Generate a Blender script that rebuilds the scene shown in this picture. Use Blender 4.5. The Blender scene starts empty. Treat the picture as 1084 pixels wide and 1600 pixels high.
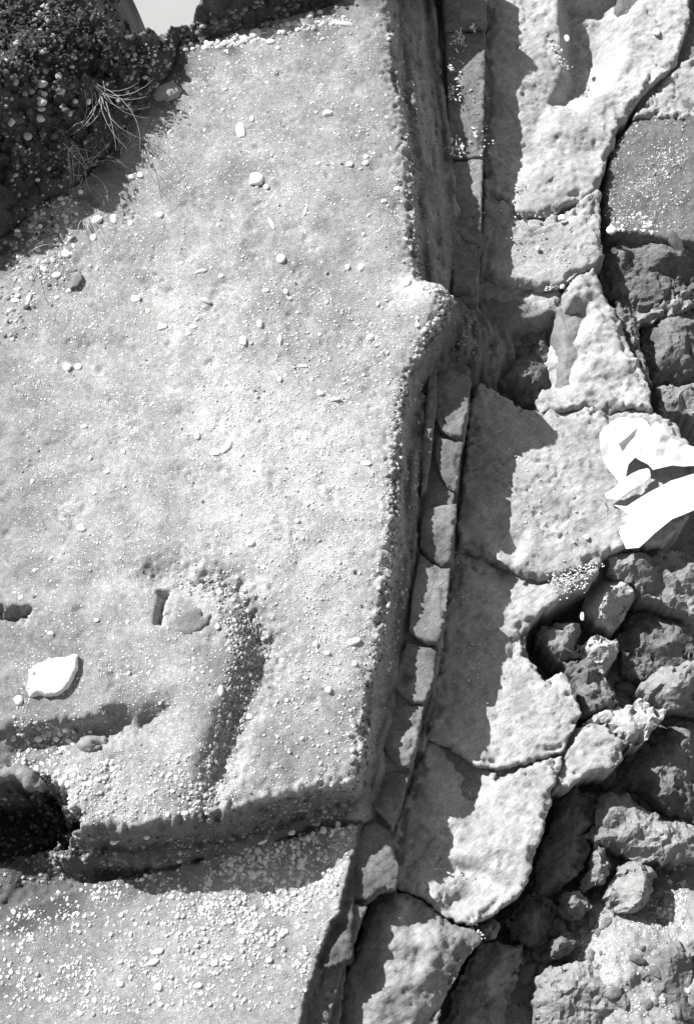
import bpy, math, random
import numpy as np
from mathutils import Vector
from mathutils.geometry import delaunay_2d_cdt

random.seed(7); RNG = np.random.default_rng(7)
SC = bpy.context.scene
COL = SC.collection

# ------------------------------------------------------------------ camera, sky, sun, exposure
CAM_H = 4.65; PITCH = 68.0; VFOV = 40.0
SUN_EL = 37.5; SUN_STRENGTH = 4.6; SKY_STRENGTH = 0.083
SUN_TRAVEL_DEG = -40.0            # heading of the light on the ground, from +x
EXPOSURE = 1.1

cam = bpy.data.cameras.new('camera'); camo = bpy.data.objects.new('camera', cam); COL.objects.link(camo)
camo.location = (0, 0, CAM_H); camo.rotation_euler = (math.radians(90 - PITCH), 0, 0)
cam.sensor_fit = 'VERTICAL'; cam.angle = math.radians(VFOV); cam.clip_end = 500; cam.clip_start = 0.05
SC.camera = camo

w = bpy.data.worlds.new('World'); SC.world = w; w.use_nodes = True
nt = w.node_tree; nt.nodes.clear()
sky = nt.nodes.new('ShaderNodeTexSky'); sky.sky_type = 'NISHITA'; sky.sun_disc = False
sky.sun_elevation = math.radians(SUN_EL); sky.sun_rotation = math.radians(310)
bw = nt.nodes.new('ShaderNodeRGBToBW'); bg = nt.nodes.new('ShaderNodeBackground'); wo = nt.nodes.new('ShaderNodeOutputWorld')
bg.inputs['Strength'].default_value = SKY_STRENGTH
nt.links.new(sky.outputs[0], bw.inputs[0]); nt.links.new(bw.outputs[0], bg.inputs['Color']); nt.links.new(bg.outputs[0], wo.inputs[0])

sun = bpy.data.lights.new('sun', 'SUN'); suno = bpy.data.objects.new('sun', sun); COL.objects.link(suno)
sun.energy = SUN_STRENGTH; sun.angle = math.radians(0.5); sun.color = (1, 0.995, 0.985)
ce = math.cos(math.radians(SUN_EL)); tr = math.radians(SUN_TRAVEL_DEG)
SUN_D = Vector((math.cos(tr) * ce, math.sin(tr) * ce, -math.sin(math.radians(SUN_EL))))
suno.rotation_euler = SUN_D.to_track_quat('-Z', 'Y').to_euler(); suno.location = (-4, 4, 6)

SC.view_settings.view_transform = 'Standard'; SC.view_settings.look = 'None'
SC.view_settings.gamma = 1; SC.view_settings.exposure = EXPOSURE; SC.view_settings.use_curve_mapping = False

# ------------------------------------------------------------------ survey helper: a sight line from the tripod to a level
FPX = 800 / math.tan(math.radians(VFOV / 2))
CP, SP = math.cos(math.radians(PITCH)), math.sin(math.radians(PITCH))
def at(u, v, z):
    u = np.asarray(u, float); v = np.asarray(v, float)
    xc = (u - 542) / FPX; yc = (800 - v) / FPX
    dy = yc * SP + CP; dz = yc * CP - SP
    t = (np.asarray(z, float) - CAM_H) / dz
    return xc * t, dy * t
def pts(lst, z):
    a = np.array([(p[0], p[1]) for p in lst], float)
    x, y = at(a[:, 0], a[:, 1], z)
    return np.stack([x, y], 1)

# ------------------------------------------------------------------ noise
def _h(ix, iy, iz, s):
    n = (ix.astype(np.int64) * 374761393 + iy.astype(np.int64) * 668265263 + iz.astype(np.int64) * 2147483647 + s * 974711) & 0xFFFFFFFF
    n = ((n ^ (n >> 13)) * 1274126177) & 0xFFFFFFFF
    n = ((n ^ (n >> 15)) * 2246822519) & 0xFFFFFFFF
    return ((n ^ (n >> 16)) & 0xFFFFFF) / float(0xFFFFFF) * 2 - 1
def vnoise(x, y, z=0.0, s=0):
    x, y, z = np.broadcast_arrays(np.asarray(x, float), np.asarray(y, float), np.asarray(z, float))
    ix, iy, iz = np.floor(x), np.floor(y), np.floor(z)
    fx, fy, fz = x - ix, y - iy, z - iz
    fx = fx * fx * fx * (fx * (fx * 6 - 15) + 10); fy = fy * fy * fy * (fy * (fy * 6 - 15) + 10); fz = fz * fz * (3 - 2 * fz)
    r = 0
    for a in (0, 1):
        for b in (0, 1):
            for c in (0, 1):
                wgt = (fx if a else 1 - fx) * (fy if b else 1 - fy) * (fz if c else 1 - fz)
                r = r + wgt * _h(ix + a, iy + b, iz + c, s)
    return r
def fbm(x, y, z=0.0, s=0, o=4, g=0.5):
    r = 0; a = 1; f = 1; t = 0
    for k in range(o):
        # rotate each octave a little so the lattice never shows
        c, n = math.cos(0.6 * k + s), math.sin(0.6 * k + s)
        r = r + a * vnoise((x * c - y * n) * f + 17 * k, (x * n + y * c) * f + 5 * k, np.asarray(z) * f, s + k); t += a; a *= g; f *= 2.03
    return r / t
def sstep(a, b, x):
    t = np.clip((x - a) / (b - a), 0, 1); return t * t * (3 - 2 * t)
def seg_dist(x, y, P, closed=True):
    d = np.full(np.shape(x), 1e9); n = len(P)
    for i in range(n if closed else n - 1):
        ax, ay = P[i]; bx, by = P[(i + 1) % n]
        dx, dy = bx - ax, by - ay; L = dx * dx + dy * dy + 1e-12
        t = np.clip(((x - ax) * dx + (y - ay) * dy) / L, 0, 1)
        d = np.minimum(d, np.hypot(x - ax - t * dx, y - ay - t * dy))
    return d
def inside(x, y, P):
    r = np.zeros(np.shape(x), bool); n = len(P)
    for i in range(n):
        ax, ay = P[i]; bx, by = P[(i + 1) % n]
        if ay == by: continue
        c = ((ay > y) != (by > y)) & (x < (bx - ax) * (y - ay) / (by - ay) + ax)
        r ^= c
    return r
def sdf(x, y, P):
    d = seg_dist(x, y, P); return np.where(inside(x, y, P), d, -d)

# ------------------------------------------------------------------ materials (all neutral greys: a black and white picture)
def grey(v): return (v, v, v, 1)
class NT:
    def __init__(s, name):
        s.m = bpy.data.materials.new(name); s.m.use_nodes = True; s.t = s.m.node_tree
        s.b = s.t.nodes['Principled BSDF']; s.b.inputs['Specular IOR Level'].default_value = 0.15
        s.b.inputs['Roughness'].default_value = 0.95
        s.co = s.t.nodes.new('ShaderNodeTexCoord')
    def n(s, k, **kw):
        d = s.t.nodes.new(k)
        for a, v in kw.items(): setattr(d, a, v)
        return d
    def l(s, a, b): s.t.links.new(a, b)
    def noise(s, scale, detail=4, rough=0.6, vec=None):
        d = s.n('ShaderNodeTexNoise'); d.inputs['Scale'].default_value = scale; d.inputs['Detail'].default_value = detail; d.inputs['Roughness'].default_value = rough
        s.l(vec or s.co.outputs['Object'], d.inputs['Vector']); return d.outputs['Fac']
    def vor(s, scale, out='Distance', feature='F1'):
        d = s.n('ShaderNodeTexVoronoi'); d.feature = feature; d.inputs['Scale'].default_value = scale
        s.l(s.co.outputs['Object'], d.inputs['Vector']); return d.outputs[out]
    def ramp(s, x, a, b, lo=0.0, hi=1.0):
        d = s.n('ShaderNodeMapRange'); d.inputs[1].default_value = a; d.inputs[2].default_value = b; d.inputs[3].default_value = lo; d.inputs[4].default_value = hi
        s.l(x, d.inputs[0]); return d.outputs[0]
    def math(s, op, a, b):
        d = s.n('ShaderNodeMath', operation=op)
        for i, q in enumerate((a, b)):
            if isinstance(q, (int, float)): d.inputs[i].default_value = q
            else: s.l(q, d.inputs[i])
        return d.outputs[0]
    def mix(s, f, a, b):
        d = s.n('ShaderNodeMix', data_type='FLOAT')
        for i, q in zip((0, 2, 3), (f, a, b)):
            if isinstance(q, (int, float)): d.inputs[i].default_value = q
            else: s.l(q, d.inputs[i])
        return d.outputs[0]
    def col(s, x): s.l(x, s.b.inputs['Base Color'])
    def bump(s, hs):
        prev = None
        for h, st, dist in hs:
            d = s.n('ShaderNodeBump'); d.inputs['Strength'].default_value = st; d.inputs['Distance'].default_value = dist
            s.l(h, d.inputs['Height'])
            if prev: s.l(prev, d.inputs['Normal'])
            prev = d.outputs['Normal']
        s.l(prev, s.b.inputs['Normal'])

def mat_soil(name='soil'):
    m = NT(name); a = m.n('ShaderNodeAttribute'); a.attribute_name = 'tone'; tone = a.outputs['Fac']
    g1 = m.noise(9, 5, .62); g2 = m.noise(60, 4, .7); g3 = m.noise(260, 3, .75)
    f = m.math('MULTIPLY', m.ramp(g1, .3, .7, .80, 1.16), m.ramp(g2, .3, .7, .74, 1.22))
    f = m.math('MULTIPLY', f, m.ramp(g3, .3, .7, .62, 1.34))
    c = m.math('MULTIPLY', tone, f)
    # grit: single pale and dark grains of a few millimetres
    vc = m.vor(150, 'Color'); vd = m.vor(150, 'Distance')
    sep = m.n('ShaderNodeSeparateColor'); m.l(vc, sep.inputs[0])
    grain = m.math('MULTIPLY', m.math('GREATER_THAN', sep.outputs[0], .90), m.ramp(vd, .25, .45, 1, 0))
    c = m.mix(m.math('MULTIPLY', grain, .75), c, m.math('MAXIMUM', m.math('MULTIPLY', tone, 1.9), .12))
    dark = m.math('MULTIPLY', m.math('GREATER_THAN', sep.outputs[1], .90), m.ramp(vd, .25, .5, 1, 0))
    c = m.mix(m.math('MULTIPLY', dark, .55), c, m.math('MULTIPLY', tone, .4))
    m.col(m.math('MINIMUM', c, .82))
    m.bump([(g2, .24, .009), (g3, .7, .005), (grain, .5, .003)])
    return m.m
def mat_stone(name, base, contrast=.25, pit=.5, rand=.12, grain=220, blotch=7):
    m = NT(name); oi = m.n('ShaderNodeObjectInfo')
    g1 = m.noise(blotch, 5, .6); g2 = m.noise(40, 5, .7); g3 = m.noise(grain, 3, .75)
    f = m.math('MULTIPLY', m.ramp(g1, .3, .7, 1 - contrast, 1 + contrast), m.ramp(g2, .3, .7, 1 - contrast * .7, 1 + contrast * .7))
    f = m.math('MULTIPLY', f, m.ramp(g3, .3, .7, .78, 1.2))
    f = m.math('MULTIPLY', f, m.ramp(oi.outputs['Random'], 0, 1, 1 - rand, 1 + rand))
    c = m.math('MULTIPLY', f, base)
    mp = m.n('ShaderNodeMapping'); m.l(m.co.outputs['Object'], mp.inputs['Vector']); mp.vector_type = 'TEXTURE'; mp.inputs['Rotation'].default_value = (0, 0, math.radians(40)); mp.inputs['Scale'].default_value = (1, .32, 1)
    st = m.noise(38, 4, .65, mp.outputs[0]); c = m.math('MULTIPLY', c, m.ramp(st, .32, .68, .82, 1.14))
    v = m.vor(95, 'Distance'); pits = m.math('MULTIPLY', m.ramp(v, .08, .22, 1, 0), m.ramp(m.noise(14, 3), .5, .62, 0, 1))
    c = m.mix(m.math('MULTIPLY', pits, .35), c, base * .45)
    spk = m.math('GREATER_THAN', m.noise(330, 1, .5), .735)
    c = m.mix(m.math('MULTIPLY', spk, .8), c, min(.8, base * 2.2 + .08))
    m.col(m.math('MINIMUM', c, .85))
    inv = m.math('SUBTRACT', 1.0, pits)
    m.bump([(g2, .32, .012), (st, .38, .009), (inv, pit, .006), (g3, .5, .0035)])
    return m.m
def mat_pebble(name='pebble_stone'):
    m = NT(name); a = m.n('ShaderNodeAttribute'); a.attribute_name = 'tone'
    g = m.noise(90, 3, .7)
    m.col(m.math('MINIMUM', m.math('MULTIPLY', a.outputs['Fac'], m.ramp(g, .3, .7, .84, 1.14)), .88))
    m.bump([(g, .3, .004)]); return m.m
def mat_plain(name, v, sc=60, amt=.15, rough=.9, bump=.2):
    m = NT(name); g = m.noise(sc, 4, .6); m.col(m.math('MULTIPLY', m.ramp(g, .3, .7, 1 - amt, 1 + amt), v)); m.b.inputs['Roughness'].default_value = rough
    m.bump([(g, bump, .004)]); return m.m

M_SOIL = mat_soil()
M_SLAB = mat_stone('pale_slab_stone', .325, .26)
M_BLOCK = mat_stone('block_stone', .165, .36)
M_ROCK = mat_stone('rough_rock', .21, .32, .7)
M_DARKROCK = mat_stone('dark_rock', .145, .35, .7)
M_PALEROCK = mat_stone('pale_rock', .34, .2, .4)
M_PEB = mat_pebble()
M_PAPER = mat_plain('white_paper', .74, 25, .04, .7, .15)
M_STRAW = mat_plain('dry_straw', .50, 80, .2)
M_LICHEN = mat_plain('pale_weed', .62, 120, .2)
M_SHERD = mat_plain('white_stone', .72, 45, .16, .85, .5)

# ------------------------------------------------------------------ mesh helpers
def tag(o, label=None, cat=None, group=None, kind=None):
    if label: o['label'] = label
    if cat: o['category'] = cat
    if group: o['group'] = group
    if kind: o['kind'] = kind
    return o
def mesh_obj(name, V, F, mat, parent=None, smooth=True, tone=None):
    me = bpy.data.meshes.new(name); V = np.asarray(V, np.float32)
    if isinstance(F, np.ndarray):
        k = F.shape[1]; n = len(F)
        me.vertices.add(len(V)); me.vertices.foreach_set('co', V.ravel())
        me.loops.add(n * k); me.loops.foreach_set('vertex_index', F.astype(np.int32).ravel())
        me.polygons.add(n); me.polygons.foreach_set('loop_start', np.arange(0, n * k, k, dtype=np.int32))
        try: me.polygons.foreach_set('loop_total', np.full(n, k, np.int32))
        except Exception: pass
        me.update(calc_edges=True); me.validate()
    else:
        me.from_pydata([tuple(map(float, q)) for q in V], [], F); me.update()
    if smooth: me.polygons.foreach_set('use_smooth', np.ones(len(me.polygons), bool))
    if tone is not None:
        at_ = me.attributes.new('tone', 'FLOAT', 'POINT'); at_.data.foreach_set('value', np.asarray(tone, np.float32))
    me.materials.append(mat)
    o = bpy.data.objects.new(name, me); COL.objects.link(o)
    if parent: o.parent = parent
    return o
def empty(name, loc=(0, 0, 0)):
    o = bpy.data.objects.new(name, None); COL.objects.link(o); o.location = loc; o.empty_display_size = .1; return o

# ------------------------------------------------------------------ the ground
UP, LOW, DEEP = .40, .20, -.27
bankA = pts([(596, -60), (605, 60), (618, 150), (628, 240), (637, 330), (642, 400), (648, 438), (676, 446), (700, 464), (690, 486), (655, 540), (634, 575), (622, 640), (613, 720),
             (610, 800), (603, 880), (592, 960), (580, 1040), (566, 1110), (558, 1170), (546, 1204), (500, 1220), (430, 1242), (370, 1260), (310, 1272), (250, 1282), (190, 1290), (130, 1292), (106, 1280), (100, 1240), (70, 1226), (18, 1214), (-60, 1200), (-500, 1190), (-900, 700), (-900, -300), (0, -700), (500, -700)], UP)
bankB = pts([(562, 1283), (545, 1350), (528, 1425), (505, 1470), (490, 1520), (474, 1570), (445, 1720), (300, 2300), (-700, 2300), (-700, 1440), (20, 1425), (100, 1398), (160, 1380),
             (240, 1368), (320, 1344), (420, 1316), (500, 1294)], LOW)
crest = pts([(700, -110), (640, -90), (520, -45), (400, -12), (350, 12), (322, 36), (306, 56), (268, 70), (232, 98), (190, 112), (172, 90), (166, 40), (160, -60), (100, -170), (-900, -200)], UP)
mound_foot = pts([(-900, 900), (-250, 520), (-60, 425), (20, 380), (75, 330), (130, 300), (175, 250), (215, 190), (250, 146), (274, 112), (283, 78), (400, 50), (520, 22), (600, -18), (640, -50)], UP)
mound = np.vstack([mound_foot, crest])
beyond = np.vstack([crest, np.array([(-9, 9), (9, 9), (9, 4.6)])])
rowbed = pts([(690, -80), (697, 15), (703, 245), (706, 400), (704, 470), (690, 520), (674, 580), (664, 700), (655, 800), (642, 900), (620, 1000), (602, 1100), (582, 1200), (562, 1285),
              (535, 1420), (478, 1570), (450, 1720), (520, 1720), (545, 1500), (615, 1290), (660, 1120), (690, 940), (720, 730), (735, 590), (750, 400), (762, 15), (764, -80)], .15)
slabbed = pts([(758, -100), (752, 240), (745, 440), (728, 600), (712, 780), (684, 1000), (655, 1140), (610, 1300), (575, 1420), (527, 1560), (500, 1720), (640, 1720), (690, 1555), (745, 1470),
               (815, 1395), (860, 1235), (960, 1190), (1010, 1150), (900, 1120), (840, 1040), (830, 970), (900, 890), (960, 850), (1010, 760), (1020, 640), (960, 500), (930, 410), (945, 300), (975, 180), (1060, 100), (1100, -100)], 0)
topfloor = pts([(930, -300), (985, 175), (950, 230), (940, 330), (950, 362), (1060, 378), (1500, 420), (1500, -300)], -.03)
gap = pts([(690, 478), (745, 480), (800, 500), (870, 470), (880, 540), (870, 620), (830, 650), (770, 610), (735, 585), (680, 570), (655, 560)], .05)
rim_line = pts([(255, 905), (330, 912), (378, 925), (404, 965), (416, 1010), (404, 1060), (380, 1110), (360, 1160), (342, 1210), (322, 1275)], UP)
dep_line = pts([(20, 1150), (60, 1140), (100, 1138), (150, 1126), (215, 1112), (262, 1092), (310, 1066)], UP)
dep_poly = pts([(60, 1120), (100, 1140), (150, 1132), (215, 1118), (262, 1098), (300, 1078), (318, 1090), (300, 1120), (250, 1160), (190, 1180), (120, 1190), (60, 1190)], UP)
slot_poly = pts([(250, 930), (268, 928), (256, 984), (243, 984)], UP)
notch_poly = pts([(-40, 956), (66, 956), (50, 972), (30, 986), (-40, 990)], UP)
hole_poly = pts([(-120, 1214), (18, 1214), (70, 1226), (100, 1242), (106, 1290), (90, 1312), (20, 1312), (-120, 1312)], UP)
whitepatch = pts([(300, 620), (420, 560), (560, 640), (590, 800), (560, 1000), (470, 1120), (430, 1000), (380, 920), (300, 900), (330, 760)], UP)
trowel = pts([(268, 352), (285, 360), (292, 520), (290, 640), (230, 650), (215, 560), (240, 430)], UP)   # smoothed strip of the bank

def ground(x, y):
    n1 = fbm(x * 2.2, y * 2.2, 0, 3, 4); n2 = fbm(x * 14, y * 14, 0, 9, 4); n3 = fbm(x * 55, y * 55, 0, 21, 3, .6)
    # lowest floor
    zf = DEEP - .04 + .07 * n1 + .022 * n2 + .006 * n3
    tone = .20 + .07 * fbm(x * 3, y * 3, 0, 77, 3)
    d = sdf(x, y, topfloor); k = sstep(-.05, .03, d + .02 * n2)
    zf = zf * (1 - k) + (-.05 + .008 * n2 + .004 * n3) * k; tone = tone * (1 - k) + .15 * k
    d = sdf(x, y, slabbed); k = sstep(-.01, .02, d); zs = -.045 - .15 * sstep(2.75, 2.95, y) - .10 * sstep(.80, .70, y) + .015 * n2 + .006 * n3
    zf = np.maximum(zf, zs * k + (1 - k) * -9)
    # bottom right: the spoil comes up again
    k = sstep(.62, .92, x + .08 * n1) * sstep(.05, .35, .75 - y); zf = zf + k * .16; tone = tone + .10 * k
    z = zf
    # bed of the narrow course
    d = sdf(x, y, rowbed); k = sstep(-.004, .006, d)
    rowz = .10 + .05 * sstep(3.3, 2.3, y) - .09 * sstep(1.05, .65, y) + .010 * n2 + .004 * n3
    z = np.maximum(z, rowz * k + (1 - k) * -9); tone = np.where((d > 0) & (rowz >= z - 1e-6), .17, tone)
    d = sdf(x, y, gap); k = sstep(-.03, .05, d + .02 * n2); zg = -.02 + .05 * n1 + .03 * n2 + .006 * n3 - .6 * np.clip(x - .33, 0, .3)
    z = z * (1 - k) + zg * k; tone = tone * (1 - k) + .13 * k
    # upper bank
    dA = sdf(x, y, bankA)
    dn = dA + .014 * n2 + .006 * n3 + .012 * fbm(x * 40, y * 5, 0, 31, 3) * sstep(1.0, 1.3, y) + .022 * fbm(x * 8, y * 8, 0, 33, 4, .6) * sstep(1.3, 1.0, y)
    za = UP + .022 * n1 + .003 * n2 + .0014 * n3
    # the bank leans gently: lower towards the curved scarp, higher to the left
    za = za - .016 * np.clip(fbm(x * 21, y * 21, 0, 150, 4) - .34, 0, 1) + .10 * sstep(2.2, 3.4, y) * sstep(-.6, .1, x)
    lx, ly = at(684, 462, UP); za = za + .085 * np.exp(-((x - lx) ** 2 + (y - ly) ** 2) / .11 ** 2)
    za = za - .05 * x - .012 * np.exp(-np.clip(dA, 0, None) / .05) - (.045 + .008 * sstep(2.7, 2.1, y) + .024 * sstep(1.75, 1.35, y)) * sstep(-.45, .12, x) - .03 * sstep(1.35, .85, y) * sstep(-.45, .02, x)
    dr = seg_dist(x, y, rim_line, False); kr = np.exp(-(dr / .07) ** 2)
    left = inside(x, y, np.vstack([rim_line, pts([(-400, 1275), (-400, 905)], UP)]))
    kl = np.where(left, sstep(0, .10, dr), -sstep(0, .10, dr) * .0)
    za = za + .018 * kl * sstep(.72, .95, y) * sstep(1.49, 1.36, y) - .034 * np.exp(-(dr / .055) ** 2) * sstep(.70, .9, y) + kr * (.010 * n3 + .012 * n2)
    dl = seg_dist(x, y, dep_line, False); o_ = np.argsort(dep_line[:, 0]); below = y < np.interp(x, dep_line[o_, 0], dep_line[o_, 1])
    dl = np.where(below, dl, -dl) + .03 * n2 + .012 * n3
    endf = sstep(dep_line[:, 0].max() + .02, dep_line[:, 0].max() - .28, x) * sstep(-1.15, -.93, x)
    za = za - (.048 * sstep(-.025, .04, dl) * np.exp(-np.clip(dl - .04, 0, None) / .10) + .03 * sstep(-.02, .06, dl) * np.exp(-np.clip(dl, 0, None) / .35)) * endf
    ds = sdf(x, y, slot_poly); za = za - .045 * sstep(-.010, .016, ds + .008 * n3 + .006 * n2)
    ds = sdf(x, y, notch_poly); za = za - .07 * sstep(-.01, .03, ds + .012 * n3 + .03 * n2)
    dt = sdf(x, y, trowel); kt = sstep(-.03, .05, dt)
    za = za - kt * (.8 * .0014 * n3 + .9 * .003 * n2)
    # strata: ledges that stand out of the scarp face
    drop = np.clip(-dn, 0, None)
    strat = .016 * np.sin(drop * 95 + 2.2 * n2) + .012 * fbm(drop * 45, (x + y) * 3.2, 0, 63, 3)
    za = za + np.exp(-(dA / .035) ** 2) * (.006 * n3 + .008 * fbm(x * 70, y * 70, 0, 210, 2))
    zsc = za - (1.45 - .10 * sstep(2.5, 2.8, y) + .55 * sstep(1.25, 1.08, y) * sstep(.06, -.06, x) + 1.1 * np.exp(-((x - lx) ** 2 + (y - ly + .1) ** 2) / .22 ** 2)) * drop + strat * sstep(0, .03, drop)
    zsc = zsc + (.03 * n2 + .02 * fbm(x * 30, y * 30, 0, 230, 4, .6)) * np.exp(-((x - lx - .1) ** 2 + (y - ly + .12) ** 2) / .2 ** 2) * sstep(.0, .04, drop)
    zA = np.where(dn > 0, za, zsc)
    up = zA > z
    ta = .37 + .03 * n1 + .028 * n2 + .05 * fbm(x * 9, y * 9, 0, 140, 4) + .03 * n3
    kw = sstep(-.12, .12, sdf(x, y, whitepatch) + .07 * n2); ta = ta + .12 * kw + .05 * sstep(.1, .5, fbm(x * 5.5, y * 5.5, 0, 171, 5, .6)) - .05 * sstep(.05, .4, fbm(x * 7.5, y * 7.5, 0, 181, 5, .6))
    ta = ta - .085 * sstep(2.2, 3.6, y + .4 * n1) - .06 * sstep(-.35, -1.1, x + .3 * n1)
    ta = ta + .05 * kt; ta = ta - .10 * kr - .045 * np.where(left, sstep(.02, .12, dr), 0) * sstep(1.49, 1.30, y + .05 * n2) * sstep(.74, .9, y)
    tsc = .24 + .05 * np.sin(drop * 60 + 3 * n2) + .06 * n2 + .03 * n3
    tsc = tsc * (1 - .5 * sstep(1.25, 1.08, y) * sstep(.06, -.06, x))  # trench-facing scarp: its shade is put into the soil tone
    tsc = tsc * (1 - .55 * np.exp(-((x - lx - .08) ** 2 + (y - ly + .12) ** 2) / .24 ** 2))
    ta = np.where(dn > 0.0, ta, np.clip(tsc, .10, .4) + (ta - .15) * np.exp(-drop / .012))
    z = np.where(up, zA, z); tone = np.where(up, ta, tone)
    # lower bank
    dB = sdf(x, y, bankB) + .012 * n2 + .006 * n3
    zb = LOW + .020 * n1 + .003 * n2 + .0018 * n3 - .02 * x - .045 * sstep(-.5, -.05, x)
    dropb = np.clip(-dB, 0, None); zB = np.where(dB > 0, zb, zb - 3.2 * dropb)
    # trench foot between the two banks is choked with earth
    kb = sstep(-.55, .0, dA) * sstep(-.7, -.2, sdf(x, y, bankB)) * (x < .02); 
    zfill = LOW - .07 + .025 * n2 + .008 * n3
    hole = sstep(-.01, .03, sdf(x, y, hole_poly) + .02 * n2)
    zfill = zfill * (1 - hole) + -.55 * hole
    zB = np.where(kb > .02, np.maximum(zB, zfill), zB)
    up = zB > z
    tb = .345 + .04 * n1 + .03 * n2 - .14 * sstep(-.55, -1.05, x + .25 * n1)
    tb = tb - .13 * (1 - sstep(.02, .11, seg_dist(x, y, bankB[-8:], False) + .05 * n2))  # band below the upper bank darkened, its shadow put into the tone
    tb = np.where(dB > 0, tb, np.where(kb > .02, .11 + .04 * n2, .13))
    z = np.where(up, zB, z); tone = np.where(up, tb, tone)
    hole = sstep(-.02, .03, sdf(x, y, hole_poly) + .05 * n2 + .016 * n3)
    z = np.where(hole > 0, np.minimum(z, z * (1 - hole) + (-.06 + .06 * n2 + .02 * n3) * hole), z); tone = tone * (1 - hole) + .06 * hole  # pit toned nearly black, the shade inside it put into the colour
    # turf mound at the far left, its shade also put into the dark tone
    dm = sdf(x, y, mound); df = seg_dist(x, y, mound_foot, False)
    nn = .085 * n2 + .03 * n3 + .07 * n1
    face = (1.05 + .75 * sstep(-.95, -.6, x)) * df + nn * sstep(0, .05, df)
    cap = .24 + .16 * sstep(-.75, -1.5, x) + .5 * nn
    cap = cap * sstep(.25, -.30, x)
    zm = UP - .03 * x + np.minimum(face, cap)
    zout = zm - 6.0 * np.clip(-dm, 0, None)
    behind = (dm <= 0) & (y > 3.2) & (df > .0)
    far = (dm <= 0) & inside(x, y, beyond)
    z = np.where(dm > 0, zm, np.where(far & (x < .55), np.clip(zout, -1.75, None), z))
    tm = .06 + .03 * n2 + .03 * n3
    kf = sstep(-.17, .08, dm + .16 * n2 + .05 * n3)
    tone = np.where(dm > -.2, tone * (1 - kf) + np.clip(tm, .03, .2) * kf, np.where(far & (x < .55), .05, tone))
    # away from the dig everything falls to a low level in the far left, stays a rough plateau elsewhere
    r = np.maximum(np.maximum(np.abs(x) - 2.4, 0), np.maximum(np.maximum(y - 5.0, 0), np.maximum(-.8 - y, 0)))
    zfar = np.where(y > 3.0, -1.75, .1) + np.where(y > 3, .1, .3) * fbm(x * .15, y * .15, 0, 90, 4)
    k = sstep(0, 2.5, r); z = z * (1 - k) + zfar * k; tone = tone * (1 - k) + .16 * k
    return z, np.clip(tone, .025, .6)

def axis(a, b, st, ext):
    c = np.arange(a, b, st); g = []; s = st; p = b
    while p < ext: s *= 1.22; p += s; g.append(p)
    h = []; s = st; p = a
    while p > -ext: s *= 1.22; p -= s; h.append(p)
    return np.concatenate([h[::-1], c, g])
GX = axis(-1.55, 1.55, .0062, 160); GY = axis(-.12, 4.75, .0066, 160)
XX, YY = np.meshgrid(GX, GY)
ZZ, TT = ground(XX, YY)
nx, ny = len(GX), len(GY)
idx = np.arange(nx * ny).reshape(ny, nx)
F = np.stack([idx[:-1, :-1].ravel(), idx[:-1, 1:].ravel(), idx[1:, 1:].ravel(), idx[1:, :-1].ravel()], 1)
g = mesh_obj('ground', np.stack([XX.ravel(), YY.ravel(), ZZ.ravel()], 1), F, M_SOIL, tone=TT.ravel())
tag(g, 'pale pebbly earth bank with a shaded layered scarp and trench', kind='structure')
def gz(x, y):
    i = np.clip(np.searchsorted(GX, x) - 1, 0, nx - 2); j = np.clip(np.searchsorted(GY, y) - 1, 0, ny - 2)
    a = (x - GX[i]) / (GX[i + 1] - GX[i]); b = (y - GY[j]) / (GY[j + 1] - GY[j])
    return (ZZ[j, i] * (1 - a) + ZZ[j, i + 1] * a) * (1 - b) + (ZZ[j + 1, i] * (1 - a) + ZZ[j + 1, i + 1] * a) * b
def on_ground(u, v):
    """march the sight line down until it meets the ground"""
    u = np.atleast_1d(np.asarray(u, float)); v = np.atleast_1d(np.asarray(v, float))
    res = np.full(u.shape, np.nan); done = np.zeros(u.shape, bool)
    for z in np.arange(1.2, -1.6, -.006):
        x, y = at(u, v, z); hit = (~done) & (gz(x, y) >= z)
        res[hit] = z; done |= hit
        if done.all(): break
    x, y = at(u, v, np.where(done, res, 0)); return x, y, gz(x, y), done

# pale sheet added far below, standing in for bright sky and sea
def sky_sheet():
    V = [(-150, 4.9, -1.32), (150, 4.9, -1.32), (150, 158, -1.32), (-150, 158, -1.32)]
    o = mesh_obj('sky_sheet', V, [(0, 1, 2, 3)], mat_plain('sky_sheet_pale', .30, 3, .05, .5, .05)); tag(o, 'pale flat sheet standing in for bright sky beyond the dark mound', kind='structure')

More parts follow.
